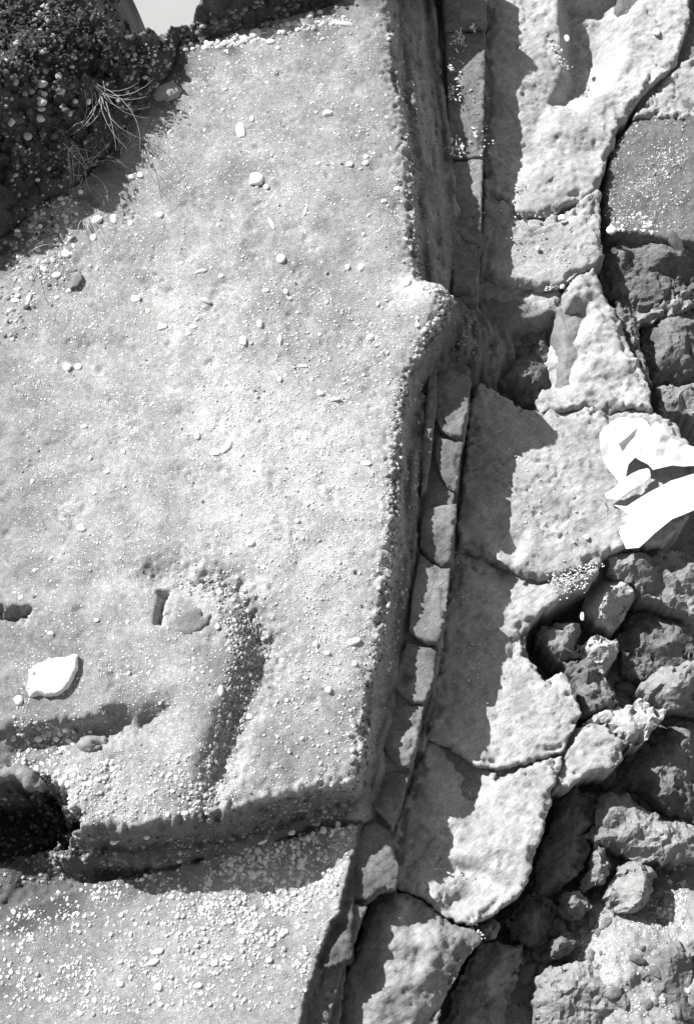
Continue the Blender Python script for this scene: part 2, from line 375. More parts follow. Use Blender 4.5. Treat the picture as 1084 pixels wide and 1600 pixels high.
# ------------------------------------------------------------------ stones from a plan outline
def stone(name, outline, z=0.0, inner=(), depth=.3, res=.009, rough=.006, rnd=.008, jag=.009, mat=None, parent=None, seed=0, tilt=(0, 0), flare=.0, pitted=0.0, soft=.007, chip=.018, terr=.0, crack=.0, ridge=.0, facets=0, famp=.02):
    P = []
    for q in outline:
        zz = q[2] if len(q) > 2 else z
        x, y = at(q[0], q[1], zz); P.append((float(x), float(y), zz))
    I = []
    for q in inner:
        x, y = at(q[0], q[1], q[3] if len(q) > 3 else q[2]); I.append((float(x), float(y), q[2]))
    P = np.array(P)
    area = np.sum(P[:, 0] * np.roll(P[:, 1], -1) - np.roll(P[:, 0], -1) * P[:, 1])
    if area < 0: P = P[::-1]
    # densify
    D = []
    for i in range(len(P)):
        a, b = P[i], P[(i + 1) % len(P)]; n = max(1, int(np.hypot(*(b - a)[:2]) / res))
        for k in range(n): D.append(a + (b - a) * k / n)
    D = np.array(D); m = len(D)
    tng = np.roll(D, -1, 0)[:, :2] - np.roll(D, 1, 0)[:, :2]; tng /= np.linalg.norm(tng, axis=1)[:, None] + 1e-9
    nrm = np.stack([tng[:, 1], -tng[:, 0]], 1)
    j = jag * (1.3 * fbm(D[:, 0] * 14, D[:, 1] * 14, 0, seed + 5, 4, .6) + .9 * fbm(D[:, 0] * 60, D[:, 1] * 60, 0, seed + 6, 2))
    O2 = D[:, :2] + nrm * j[:, None]
    # coarse shape for heights
    cp = [Vector(p[:2]) for p in P] + [Vector(p[:2]) for p in I]; cz = np.array([p[2] for p in P] + [p[2] for p in I])
    n = len(P)
    r = delaunay_2d_cdt(cp, [(i, (i + 1) % n) for i in range(n)], [], 0, 1e-6)
    cv = np.array([tuple(v) for v in r[0]]); src = r[3]
    cvz = np.array([cz[s[0]] if s else z for s in src])
    tris = [t for t in r[2]]
    if facets:
        rs = np.random.default_rng(seed + 900); lo_, hi_ = P[:, :2].min(0), P[:, :2].max(0); add = []
        base_n = len(cv)
        while len(add) < facets:
            q = rs.uniform(lo_, hi_)
            if inside(q[:1], q[1:], P[:, :2])[0] and seg_dist(q[:1], q[1:], P[:, :2])[0] > .012: add.append(q)
        zs_ = []
        for q in add:
            best = 1e9; zz = z
            for t in tris:
                a_, b_, c_ = cv[t[0]], cv[t[1]], cv[t[2]]; den = (b_[1] - c_[1]) * (a_[0] - c_[0]) + (c_[0] - b_[0]) * (a_[1] - c_[1])
                if abs(den) < 1e-12: continue
                l0 = ((b_[1] - c_[1]) * (q[0] - c_[0]) + (c_[0] - b_[0]) * (q[1] - c_[1])) / den; l1 = ((c_[1] - a_[1]) * (q[0] - c_[0]) + (a_[0] - c_[0]) * (q[1] - c_[1])) / den; l2 = 1 - l0 - l1
                vi = max(0, -min(l0, l1, l2))
                if vi < best: best = vi; zz = l0 * cvz[t[0]] + l1 * cvz[t[1]] + l2 * cvz[t[2]]
            zs_.append(zz + rs.uniform(-1, .8) * famp)
        cp = cp + [Vector(q) for q in add]; cz = np.concatenate([cz, zs_])
        r = delaunay_2d_cdt(cp, [(i, (i + 1) % n) for i in range(n)], [], 0, 1e-6)
        cv = np.array([tuple(v) for v in r[0]]); cvz = np.array([cz[q[0]] if q else z for q in r[3]]); tris = [t for t in r[2]]
    def height(Q):
        out = np.full(len(Q), np.nan); best = np.full(len(Q), 1e9)
        for t in tris:
            a, b, c = cv[t[0]], cv[t[1]], cv[t[2]]
            den = (b[1] - c[1]) * (a[0] - c[0]) + (c[0] - b[0]) * (a[1] - c[1])
            if abs(den) < 1e-12: continue
            l0 = ((b[1] - c[1]) * (Q[:, 0] - c[0]) + (c[0] - b[0]) * (Q[:, 1] - c[1])) / den
            l1 = ((c[1] - a[1]) * (Q[:, 0] - c[0]) + (a[0] - c[0]) * (Q[:, 1] - c[1])) / den
            l2 = 1 - l0 - l1
            viol = -np.minimum(np.minimum(l0, l1), l2); viol = np.maximum(viol, 0)
            zt = l0 * cvz[t[0]] + l1 * cvz[t[1]] + l2 * cvz[t[2]]
            k = viol < best; out[k] = zt[k]; best[k] = viol[k]
        return out
    lo, hi = O2.min(0), O2.max(0)
    gx, gy = np.meshgrid(np.arange(lo[0], hi[0], res), np.arange(lo[1], hi[1], res))
    G = np.stack([gx.ravel(), gy.ravel()], 1) + RNG.uniform(-.3, .3, (gx.size, 2)) * res
    d = sdf(G[:, 0], G[:, 1], O2); G = G[d > .6 * res]
    Q = np.vstack([O2, G])
    r = delaunay_2d_cdt([Vector(q) for q in Q], [(i, (i + 1) % m) for i in range(m)], [], 1, 1e-7)
    V2 = np.array([tuple(v) for v in r[0]]); faces = [tuple(f) for f in r[2]]
    ed = seg_dist(V2[:, 0], V2[:, 1], O2)
    Z = sum(height(V2 + np.array([soft * r_ * math.cos(k_ * 1.047 + r_), soft * r_ * math.sin(k_ * 1.047 + r_)])) for r_ in (.5, 1) for k_ in range(6)) / 12
    cx, cy = V2.mean(0)
    Z = Z + tilt[0] * (V2[:, 0] - cx) + tilt[1] * (V2[:, 1] - cy)
    x, y = V2[:, 0], V2[:, 1]
    nz = rough * (.55 if mat in (M_SLAB, M_BLOCK) else 1) * (2.2 * fbm(x * 5, y * 5, seed, seed + 1, 3) + 1.3 * fbm(x * 22, y * 22, seed, seed + 2, 4, .6) + .5 * fbm(x * 80, y * 80, seed, seed + 3, 2))
    if pitted:
        pn = fbm(x * 26, y * 26, seed, seed + 8, 3); nz = nz - .6 * pitted * np.clip(pn - .22, 0, 1) * 3
    if terr:
        t_ = fbm(x * 4.3 + y * 1.5, y * 5.5, seed, seed + 30, 5, .55); nz = nz - terr * sstep(.10, .135, t_) - .8 * terr * sstep(.30, .33, t_) + .7 * terr * sstep(-.22, -.25, t_)
    if crack:
        c_ = np.abs(fbm(x * 2.6, y * 2.6, seed, seed + 40, 5, .55)); nz = nz - crack * (1 - sstep(.004, .016, c_)) * sstep(-.05, .1, fbm(x * 3.1, y * 3.1, seed, seed + 41, 2))
    if ridge: nz = nz + ridge * (1.0 - 2.2 * np.abs(fbm(x * 13, y * 13, seed, seed + 50, 4, .55))) - ridge * 1.2 * sstep(.05, .10, fbm(x * 9, y * 9, seed, seed + 51, 3))
    if chip:
        cn = fbm(x * 17, y * 17, seed, seed + 20, 4, .6); bd = .030 + .045 * fbm(x * 7, y * 7, seed, seed + 21, 3)
        nz = nz - chip * sstep(-.02, .07, cn) * (1 - sstep(.5, 1.0, ed / np.maximum(bd, .006)))
    rr = rnd * (1 + .9 * fbm(x * 9, y * 9, seed, seed + 4, 3))
    e = np.clip(ed / np.maximum(rr, .002), 0, 1)
    Z = Z + nz - .75 * rr * (1 - e) ** 2
    V = np.stack([x, y, Z], 1).tolist()
    # skirt along the outline actually used
    key = {}
    for i, s in enumerate(r[3]):
        for q in s:
            if q < m: key[q] = i
    loop = [key[i] for i in range(m) if i in key]
    ring = loop; base = len(V); L = len(loop)
    ln = np.array([nrm[i] for i in range(m) if i in key])
    top = np.array([V[i] for i in loop]); steps = 5
    for s in range(1, steps + 1):
        f = s / steps; f2 = f ** 1.3
        off = flare * f + .012 * fbm(top[:, 0] * 14 + top[:, 1] * 14, np.full(L, f * 4.0), seed, seed + 12, 3) * min(1, f * 2.5)
        q = top.copy(); q[:, :2] += ln * off[:, None] if np.ndim(off) else ln * off
        q[:, 2] = top[:, 2] - depth * f2; V += q.tolist()
    for s in range(steps):
        for i in range(L):
            k = (i + 1) % L
            a = loop[i] if s == 0 else base + (s - 1) * L + i; b = loop[k] if s == 0 else base + (s - 1) * L + k
            c = base + s * L + k; dd = base + s * L + i
            faces.append((a, dd, c, b))
    o = mesh_obj(name, V, faces, mat, parent)
    return o

# ------------------------------------------------------------------ the broad lower course of slabs
slabs = empty('slab_course', (.5, 1.9, -.3))
tag(slabs, 'broad lower course of large pale stone slabs running along the trench', 'stone course')
SL = dict(mat=M_SLAB, depth=.42, soft=.018, terr=.007, crack=.010, res=.0075)
def slab(outline, **kw):
    a = dict(SL); a.update(kw); a.setdefault('rough', .006)
    o = stone('slab', outline, parent=None, **a); o.parent = slabs; o.matrix_parent_inverse = slabs.matrix_world.inverted() if False else o.matrix_parent_inverse
    o.location = tuple(-c for c in slabs.location); return o
# far slab, hollowed
slab([(760, -60), (757, 120), (754, 240), (757, 292), (790, 312), (815, 334), (850, 334), (876, 325), (905, 310), (938, 288), (950, 240), (970, 185), (1000, 150), (1030, 118), (1055, 96), (1075, 40), (1080, -60)], z=0,
     inner=[(872, -40, 0), (874, 20, .01), (878, 60, .01), (880, 100, 0), (868, 136, 0), (892, -20, -.15, 0), (894, 25, -.16, 0), (897, 65, -.16, 0), (898, 108, -.13, 0), (888, 135, -.08, 0), (930, 60, -.17, 0), (945, 30, -.15, 0), (950, -20, -.14, 0), (930, 110, -.12, 0), (985, 30, -.03), (978, 90, -.03), (955, 135, -.03), (918, 160, -.01), (850, 165, -.02), (905, 185, -.02), (845, 195, -.03), (868, 200, .01), (930, 205, 0), (1000, 100, -.04), (815, 150, 0), (820, 240, -.02), (860, 255, .01), (850, 60, .015), (840, 120, .01), (780, 100, 0), (780, 200, 0)], rough=.009, pitted=.01, seed=11)
slab([(757, 296), (788, 316), (813, 339), (850, 339), (878, 330), (907, 315), (938, 294), (937, 340), (944, 396), (926, 412), (905, 424), (880, 442), (850, 446), (800, 440), (770, 430), (749, 416), (752, 370)], z=0,
     rough=.006, seed=12)
# broken layer under its near end
slab([(747, 424), (770, 436), (800, 447), (850, 453), (878, 450), (872, 475), (852, 490), (805, 495), (770, 482), (750, 470)], z=-.05, tilt=(.03, -.05), rough=.009, seed=13, depth=.3)
# ragged stone beside the gap, one mass with the wide slab
slab([(880, 450), (905, 430), (928, 418), (938, 450), (958, 478), (972, 510), (985, 540), (1000, 575), (1014, 605), (1022, 640), (985, 632), (950, 640), (915, 628), (885, 640), (862, 634), (845, 640), (838, 622, -.05), (855, 598, -.09), (850, 560, -.13), (866, 520, -.14), (862, 485, -.10)], z=.0,
     inner=[(890, 470, .0), (915, 455, .03), (905, 495, -.06), (935, 488, .02), (882, 515, -.12), (915, 522, -.01), (950, 515, .01), (872, 550, -.10), (905, 552, -.03), (935, 560, .02), (965, 565, .01), (900, 582, .0), (940, 590, -.01), (985, 595, .0), (872, 600, -.07), (912, 610, .01), (960, 615, .005)], rough=.009, seed=14, ridge=.007, pitted=.008, soft=.005, facets=16, famp=.02)
slab([(1024, 642), (1060, 655), (1085, 720), (1080, 800), (1040, 845), (985, 850), (945, 862), (940, 876), (905, 884), (872, 897), (840, 902), (815, 896), (800, 888), (760, 868), (718, 850), (722, 770), (728, 700), (735, 640), (742, 594), (770, 606), (800, 622), (825, 640), (845, 642), (862, 637), (885, 643), (915, 631), (950, 643), (985, 635)], z=0,
     inner=[(850, 690, 0), (780, 660, -.01), (760, 790, -.005), (805, 795, .0), (822, 815, .006), (828, 840, .006), (824, 868, .0), (812, 850, -.035), (812, 868, -.04), (790, 862, -.035), (765, 835, -.012), (790, 815, -.015), (900, 700, 0), (900, 800, 0), (960, 700, 0)], rough=.007, seed=24, pitted=.006, soft=.009)
slab([(716, 856, -.03), (760, 873, -.055), (800, 895, -.045), (840, 910, -.01), (880, 900), (918, 888), (938, 884), (925, 905), (905, 915), (880, 930), (852, 950), (832, 970), (816, 992), (816, 1020), (840, 1040), (852, 1062), (876, 1050), (886, 1058), (900, 1090), (908, 1112), (900, 1135),
      (882, 1172), (850, 1182), (810, 1192), (775, 1202), (742, 1192), (715, 1172), (690, 1160), (668, 1154), (676, 1080), (690, 980), (705, 910)], z=0,
     inner=[(740, 890, -.01), (770, 905, -.01), (800, 925, 0), (770, 972, .0), (760, 985, -.012), (785, 975, -.012), (780, 1100, .0), (850, 1100, .01), (750, 1000, 0)], rough=.007, seed=15, pitted=.008)
slab([(667, 1160, -.02), (690, 1163, -.06), (712, 1176, -.065), (742, 1196, -.05), (775, 1207, -.01), (810, 1200), (850, 1189), (878, 1181), (872, 1205), (863, 1236), (850, 1290), (832, 1350), (820, 1390), (790, 1414), (756, 1436), (738, 1442), (712, 1440), (690, 1425), (665, 1402), (640, 1392), (624, 1385),
      (614, 1335), (610, 1308), (630, 1250), (650, 1200)], z=0,
     inner=[(640, 1335, .0), (740, 1340, .005), (640, 1350, -.025), (690, 1350, -.02), (735, 1362, -.04), (735, 1400, -.035), (745, 1425, 0), (650, 1372, .01), (690, 1385, .0), (705, 1415, -.05), (690, 1200, -.02), (722, 1215, -.045), (752, 1225, -.05), (735, 1260, -.035), (700, 1250, -.01), (705, 1290, .0), (770, 1240, .0), (790, 1300, .01)], rough=.008, seed=16, pitted=.008)
slab([(884, 1180), (905, 1138), (925, 1130), (950, 1124), (962, 1150), (975, 1158), (972, 1186), (950, 1200), (920, 1208), (892, 1226), (868, 1230), (876, 1205)], z=-.01, rough=.004, seed=17)
slab([(578, 1408), (590, 1398), (612, 1390), (640, 1396), (665, 1410), (690, 1432), (706, 1446), (738, 1447), (752, 1468), (722, 1505), (700, 1545), (672, 1640), (640, 1720), (500, 1720), (527, 1562), (552, 1490)], z=-.035,
     inner=[(600, 1415, .0), (625, 1408, .03), (650, 1430, -.03), (660, 1412, .0), (690, 1450, .0), (640, 1470, .02), (615, 1450, .035), (600, 1500, .01), (650, 1500, -.02), (680, 1480, .02), (720, 1460, .0), (620, 1540, .03), (660, 1535, .01), (590, 1560, .015)], mat=M_ROCK, rough=.010, seed=18, pitted=.008, ridge=.004, facets=9, famp=.022)
# slab carrying on below the far right corner
slab([(1005, 158), (1030, 128), (1060, 104), (1120, 60), (1130, 184), (1050, 182), (990, 182)], z=-.035, rough=.005, seed=19, depth=.2)

# ------------------------------------------------------------------ the narrow upper course
row = empty('block_course', (.35, 1.8, -.1))
tag(row, 'narrow course of small worn stone blocks at the foot of the earth scarp', 'stone course')
def block(outline, z, inner=(), **kw):
    a = dict(mat=M_BLOCK, depth=.22, res=.007, rough=.006, rnd=.005, jag=.0028, chip=.008, terr=.004); a.update(kw)
    o = stone('block', outline, z=z, inner=inner, **a); o.parent = row; o.location = tuple(-c for c in row.location); return o
block([(690, -60), (762, -60), (760, 38), (720, 41), (694, 44)], .15, seed=31)
block([(697, 50), (725, 47), (759, 46), (757, 150), (755, 243), (730, 245), (702, 246), (699, 150)], .135, seed=32)
block([(702, 251), (730, 249), (755, 248), (753, 320), (752, 376), (738, 378), (722, 371), (710, 355), (706, 300)], .13, seed=33)
block([(706, 384), (715, 378), (735, 386), (750, 384), (748, 430), (746, 474), (725, 472), (704, 466)], .10, seed=34)
block([(678, 578), (700, 572), (728, 584), (736, 592), (731, 640), (724, 686), (706, 680), (690, 672), (680, 650)], .19, seed=35, rough=.008, pitted=.008)
block([(682, 682), (700, 686), (723, 692), (719, 730), (716, 766), (700, 758), (686, 742), (680, 715)], .185, seed=36)
block([(664, 796), (690, 788), (713, 786), (710, 840), (706, 880), (690, 882), (672, 872), (656, 852), (658, 820)], .20, seed=37)
block([(656, 864), (672, 878), (688, 888), (704, 887), (698, 950), (686, 1004), (668, 1002), (650, 994), (640, 984), (645, 920)], .20, inner=[(670, 940, .188)], seed=38, rough=.006)
block([(636, 1002), (660, 1008), (685, 1012), (678, 1060), (664, 1096), (645, 1096), (628, 1084), (616, 1068), (624, 1030)], .185, inner=[(636, 1062, .13), (650, 1060, .175), (630, 1045, .17)], seed=39)
block([(612, 1104), (640, 1102), (662, 1104), (654, 1150), (643, 1198), (622, 1194), (604, 1180), (600, 1165), (604, 1130)], .165, inner=[(616, 1130, .135)], seed=40)
block([(596, 1202), (620, 1204), (641, 1206), (630, 1248), (612, 1290), (600, 1276), (584, 1262), (580, 1240)], .145, inner=[(600, 1225, .12)], seed=41)
block([(566, 1288), (588, 1282), (604, 1296), (612, 1310), (620, 1340), (624, 1366), (618, 1386), (592, 1394), (574, 1406), (540, 1404), (532, 1400), (548, 1340)], .11, seed=42, rough=.006)
block([(530, 1410), (552, 1412), (574, 1416), (556, 1462), (540, 1488), (520, 1484), (503, 1474), (512, 1440)], .11, seed=43)
block([(500, 1482), (520, 1490), (540, 1496), (527, 1550), (500, 1640), (440, 1640), (476, 1560)], .095, seed=44)
# thin upright lip of stone between the scarp and the blocks
o = stone('kerb_stone', [(672, 566), (684, 562), (682, 640), (674, 700), (668, 756), (658, 768), (660, 700), (666, 640)], z=.225, depth=.2, res=.006, rough=.004, rnd=.008, jag=.003, mat=M_BLOCK, seed=45); o.parent = row; o.location = tuple(-c for c in row.location)

sky_sheet()

# ------------------------------------------------------------------ loose rocks in the trench on the right
def rock(outline, z, inner, label, mat=None, depth=.3, **kw):
    a = dict(rough=.009, rnd=.007, jag=.011, res=.008, pitted=.003, chip=.022, ridge=.005, terr=.007, facets=12, famp=.03, soft=.004); a.update(kw)
    o = stone('rock', outline, z=z, inner=inner, mat=mat or M_ROCK, depth=depth, **a)
    o.data.polygons.foreach_set('use_smooth', np.zeros(len(o.data.polygons), bool))
    tag(o, label, 'rock', 'rocks fallen in the trench'); return o
rock([(944, 372), (985, 368), (1030, 372), (1090, 378), (1095, 440), (1048, 462), (1005, 486), (975, 474), (950, 456), (936, 428), (940, 400)], -.13,
     [(975, 392, -.06), (1020, 388, -.07), (1060, 400, -.05), (985, 430, -.11), (1040, 425, -.12)], 'dark rough rock at the edge of the gravel floor, topmost of the right-hand rocks', M_DARKROCK, seed=51)
rock([(985, 492), (1010, 484), (1048, 460), (1095, 440), (1095, 470), (1050, 485), (1010, 502), (992, 502)], -.12, [], 'narrow pale rock ledge between two dark rocks', M_ROCK, seed=52, rough=.006)
rock([(1002, 506), (1050, 489), (1095, 476), (1095, 590), (1048, 590), (1022, 594), (1008, 560)], -.17, [(1045, 520, -.09), (1030, 560, -.12), (1070, 540, -.08)], 'dark pitted rock below the narrow pale ledge', M_DARKROCK, seed=53)
rock([(962, 470), (985, 478), (998, 500), (1000, 530), (1012, 570), (1018, 600), (1004, 590), (985, 545), (972, 510)], -.06, [(984, 510, -.03)], 'thin upright splinter of rock against the ragged slab edge', M_ROCK, seed=54)
rock([(1026, 606), (1050, 598), (1095, 596), (1095, 650), (1062, 648), (1034, 640)], -.10, [(1060, 620, -.05)], 'grey lump of rock just above the white papers', M_ROCK, seed=55)
rock([(940, 866), (968, 858), (1010, 862), (1060, 858), (1095, 870), (1095, 960), (1040, 944), (1005, 922), (978, 906), (950, 892)], -.08,
     [(975, 880, -.03), (1015, 885, -.02), (1035, 915, -.09), (1055, 905, -.03), (1000, 905, -.06)], 'rough grey rock just below the white papers', M_ROCK, seed=56, rough=.013)
rock([(914, 912), (940, 884), (962, 902), (996, 926), (985, 950), (958, 986), (928, 980), (908, 955)], -.16, [(945, 925, -.09), (974, 910, -.07), (990, 928, -.08), (950, 975, -.10), (930, 968, -.13)],
     'brightly sunlit wedge of rock in the hollow under the rough grey rock', M_PALEROCK, seed=57, rough=.006)
rock([(846, 980), (868, 974), (900, 974), (906, 990), (900, 1026), (872, 1030), (850, 1012), (838, 996)], -.12, [(865, 985, -.08), (895, 985, -.08), (890, 1018, -.09)], 'squarish grey rock tucked under the curved edge of the slab', M_ROCK, seed=58)
rock([(906, 1010), (930, 988), (966, 1000), (970, 1014), (942, 1052), (920, 1040), (904, 1026)], -.13, [(935, 1000, -.09), (950, 1025, -.10)], 'small pale rock between the squarish rock and the dark hollow', M_PALEROCK, seed=59, rough=.007)
rock([(880, 1030), (924, 1029), (942, 1056), (968, 1098), (950, 1106), (908, 1124), (906, 1090), (896, 1064)], -.10, [(912, 1045, -.05), (925, 1080, -.05), (945, 1092, -.08)], 'dark broken rock beside the notched slab', M_DARKROCK, seed=60)
rock([(908, 1132), (928, 1116), (952, 1108), (1000, 1086), (1042, 1106), (1040, 1120), (1010, 1158), (985, 1172), (978, 1156), (960, 1138), (948, 1122)], -.07, [(985, 1110, -.05), (1010, 1130, -.06)], 'flat pale rock with a pointed right end above the black hollow', M_PALEROCK, seed=61, rough=.005)
rock([(1000, 1068), (1035, 1042), (1095, 1030), (1095, 1110), (1048, 1104), (1012, 1086)], -.12, [(1045, 1062, -.08), (1065, 1080, -.08)], 'grey rock at the right edge above the flat pale rock', M_ROCK, seed=62)
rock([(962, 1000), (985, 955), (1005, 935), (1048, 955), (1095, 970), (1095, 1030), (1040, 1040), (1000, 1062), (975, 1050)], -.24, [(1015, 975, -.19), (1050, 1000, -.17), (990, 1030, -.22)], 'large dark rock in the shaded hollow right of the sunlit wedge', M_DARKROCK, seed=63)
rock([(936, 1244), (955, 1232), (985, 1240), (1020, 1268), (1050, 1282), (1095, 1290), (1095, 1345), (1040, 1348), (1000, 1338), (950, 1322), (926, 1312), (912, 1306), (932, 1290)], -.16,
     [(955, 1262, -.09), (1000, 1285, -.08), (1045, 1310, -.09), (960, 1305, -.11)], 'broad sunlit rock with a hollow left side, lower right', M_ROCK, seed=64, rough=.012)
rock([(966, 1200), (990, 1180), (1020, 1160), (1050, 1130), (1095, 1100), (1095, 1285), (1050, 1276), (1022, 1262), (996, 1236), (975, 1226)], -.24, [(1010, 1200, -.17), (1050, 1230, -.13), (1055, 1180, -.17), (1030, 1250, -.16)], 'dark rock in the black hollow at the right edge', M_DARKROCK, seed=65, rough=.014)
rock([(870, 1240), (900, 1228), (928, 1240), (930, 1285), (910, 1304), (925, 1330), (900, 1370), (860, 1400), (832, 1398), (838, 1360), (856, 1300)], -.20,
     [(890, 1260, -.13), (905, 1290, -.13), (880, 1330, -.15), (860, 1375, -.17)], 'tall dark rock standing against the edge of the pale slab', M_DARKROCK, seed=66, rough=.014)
rock([(930, 1318), (950, 1332), (956, 1350), (944, 1375), (915, 1392), (905, 1384), (925, 1360)], -.17, [(938, 1355, -.13)], 'small crooked pale rock between the broad sunlit rock and the cobbles', M_ROCK, seed=67)
rock([(966, 1350), (995, 1344), (1018, 1352), (1030, 1368), (1018, 1372), (1020, 1392), (1006, 1422), (985, 1430), (962, 1418), (946, 1402), (958, 1376)], -.17, [(975, 1385, -.14), (1008, 1372, -.09), (1000, 1410, -.09), (985, 1420, -.11)], 'upright grey rock with a pale rounded crest, lower right', M_ROCK, seed=68)
rock([(880, 1400), (896, 1394), (915, 1402), (922, 1415), (908, 1434), (890, 1434), (876, 1424)], -.17, [(898, 1404, -.13), (905, 1420, -.13), (886, 1420, -.14)], 'blocky dark cobble, upper one of a shaded pair', M_DARKROCK, seed=69, rough=.005, pitted=0)
rock([(862, 1466), (878, 1456), (894, 1466), (892, 1480), (878, 1494), (860, 1494), (856, 1480)], -.18, [(876, 1470, -.12), (870, 1484, -.13)], 'smooth rounded dark cobble, lower one of a shaded pair', M_DARKROCK, seed=70, rough=.003, pitted=0)
rock([(742, 1446), (770, 1438), (778, 1450), (772, 1466), (756, 1468)], -.10, [(760, 1452, -.07)], 'small grey stone wedged at the near end of the slab', M_ROCK, seed=71)
rock([(752, 1472), (772, 1468), (812, 1480), (818, 1500), (800, 1540), (790, 1620), (690, 1620), (712, 1540), (735, 1500)], -.20, [(765, 1500, -.17), (790, 1500, -.15), (770, 1550, -.16)], 'grey half-sunlit rock below the small wedged stone', M_ROCK, seed=72, rough=.013)
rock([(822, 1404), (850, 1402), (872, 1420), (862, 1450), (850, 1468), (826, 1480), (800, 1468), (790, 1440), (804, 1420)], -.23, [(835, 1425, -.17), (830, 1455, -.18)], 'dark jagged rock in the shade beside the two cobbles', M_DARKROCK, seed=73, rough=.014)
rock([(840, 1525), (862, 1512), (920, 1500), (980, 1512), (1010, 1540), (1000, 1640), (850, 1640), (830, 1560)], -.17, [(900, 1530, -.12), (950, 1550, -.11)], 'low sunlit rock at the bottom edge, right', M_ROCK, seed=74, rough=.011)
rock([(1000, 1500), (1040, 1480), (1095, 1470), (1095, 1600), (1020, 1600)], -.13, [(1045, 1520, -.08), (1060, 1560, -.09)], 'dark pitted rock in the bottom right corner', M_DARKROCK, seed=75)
# earth-covered broken stone standing in the gap between the slabs
rock([(735, 476), (770, 488), (805, 498), (850, 494), (872, 478), (880, 510), (868, 545), (876, 580), (866, 612), (848, 645), (820, 650), (795, 634), (760, 616), (738, 604), (708, 580), (700, 530), (712, 496)], -.16,
     [(760, 510, -.15), (790, 520, -.12), (820, 512, -.18), (845, 525, -.14), (775, 545, -.08), (800, 560, -.12), (830, 555, -.10), (860, 560, -.12), (750, 575, -.06), (785, 590, -.05), (815, 590, -.04), (845, 600, -.07), (820, 622, -.03), (740, 530, -.08)],
     'dark crumbling mass of stone and earth filling the gap between the slabs', M_DARKROCK, seed=76, rough=.012, ridge=.008, famp=.035, facets=24)

# broken stone too small and jumbled to count, heaped in the shaded trench
def rubble(jobs):
    VV, FF = [], []; off = 0
    for poly, n, s0, s1 in jobs:
        P = np.array(poly, float); lo, hi = P.min(0), P.max(0); U = []
        while len(U) < n:
            q = RNG.uniform(lo, hi, (n * 2, 2)); U += q[inside(q[:, 0], q[:, 1], P)].tolist()
        U = np.array(U[:n]); X, Y, Z, ok = on_ground(U[:, 0], U[:, 1])
        for i in range(n):
            sz = s0 + (s1 - s0) * RNG.random() ** 1.8; s = px_size(X[i], Y[i], Z[i]) * sz / 2
            V = peb_verts(I2[0], s * RNG.uniform(.9, 1.4), s * RNG.uniform(.6, 1), s * RNG.uniform(.5, .9), RNG.uniform(0, 6.28), int(RNG.integers(1, 9999)), .5)
            tl = RNG.uniform(-.6, .6); V = np.stack([V[:, 0], V[:, 1] * math.cos(tl) - V[:, 2] * math.sin(tl), V[:, 1] * math.sin(tl) + V[:, 2] * math.cos(tl)], 1)
            VV.append(V + np.array([X[i], Y[i], Z[i] + s * .15])); FF.append(I2[1] + off); off += len(V)
    o = mesh_obj('rubble', np.vstack(VV), np.vstack(FF), M_ROCK2, smooth=False); tag(o, 'small broken stones heaped between the rocks of the shaded trench', 'rubble', kind='stuff')
M_ROCK2 = mat_stone('rubble_stone', .15, .45, .6)

# ------------------------------------------------------------------ flat stones set in the bank
def flat(outline, dz, inner, label, mat, cat='stone', name='flat_stone', zref=None, **kw):
    u = np.mean([p[0] for p in outline]); v = np.mean([p[1] for p in outline])
    if zref: u, v = zref
    z0 = float(on_ground([u], [v])[2][0]) + dz
    a = dict(rough=.002, rnd=.006, jag=.003, res=.008, depth=.07); a.update(kw)
    o = stone(name, outline, z=z0, inner=[(p[0], p[1], z0 + p[2]) for p in inner], mat=mat, **a); tag(o, label, cat); return o
flat([(46, 1046), (60, 1034), (122, 1022), (120, 1045), (106, 1074), (88, 1084), (44, 1088), (40, 1078)], .012, [], 'large flat bright white stone lying on the lower left of the bank', M_SHERD, seed=81)
flat([(262, 944), (300, 936), (330, 940), (326, 975), (300, 992), (252, 988)], .006, [], 'flat pale slab of stone beside the narrow dark slot', M_ROCK, seed=82)
flat([(236, 142), (256, 130), (270, 126), (286, 138), (276, 150), (250, 162), (232, 164)], .02, [(262, 140, .01)], 'large pale angular stone at the foot of the dark mound', M_PALEROCK, seed=83)
flat([(182, 208), (200, 202), (213, 212), (206, 226), (186, 228)], .012, [], 'grey flattish stone among dry grass near the mound', M_ROCK, seed=84)
flat([(112, 426), (124, 422), (131, 434), (124, 448), (110, 450)], .012, [], 'grey rounded flat stone on the left of the bank', M_ROCK, seed=85)
flat([(68, 372), (95, 362), (118, 364), (104, 378), (76, 384)], .012, [], 'long pale stone lying at the lower edge of the mound shade', M_PALEROCK, seed=86)
flat([(122, 1148), (140, 1140), (160, 1144), (168, 1156), (156, 1172), (132, 1176), (120, 1164)], .03, [(142, 1156, .02)], 'rounded grey stone sitting in the shaded hollow of the bank', M_ROCK, seed=87, rnd=.02)
flat([(-20, 1192), (12, 1198), (30, 1190), (58, 1206), (74, 1224), (60, 1236), (38, 1228), (22, 1214), (-20, 1216)], .012, [(40, 1212, .015)], 'pale stone at the rim of the black pit, left edge', M_ROCK, seed=88, zref=(10, 1185), jag=.008, chip=.012)

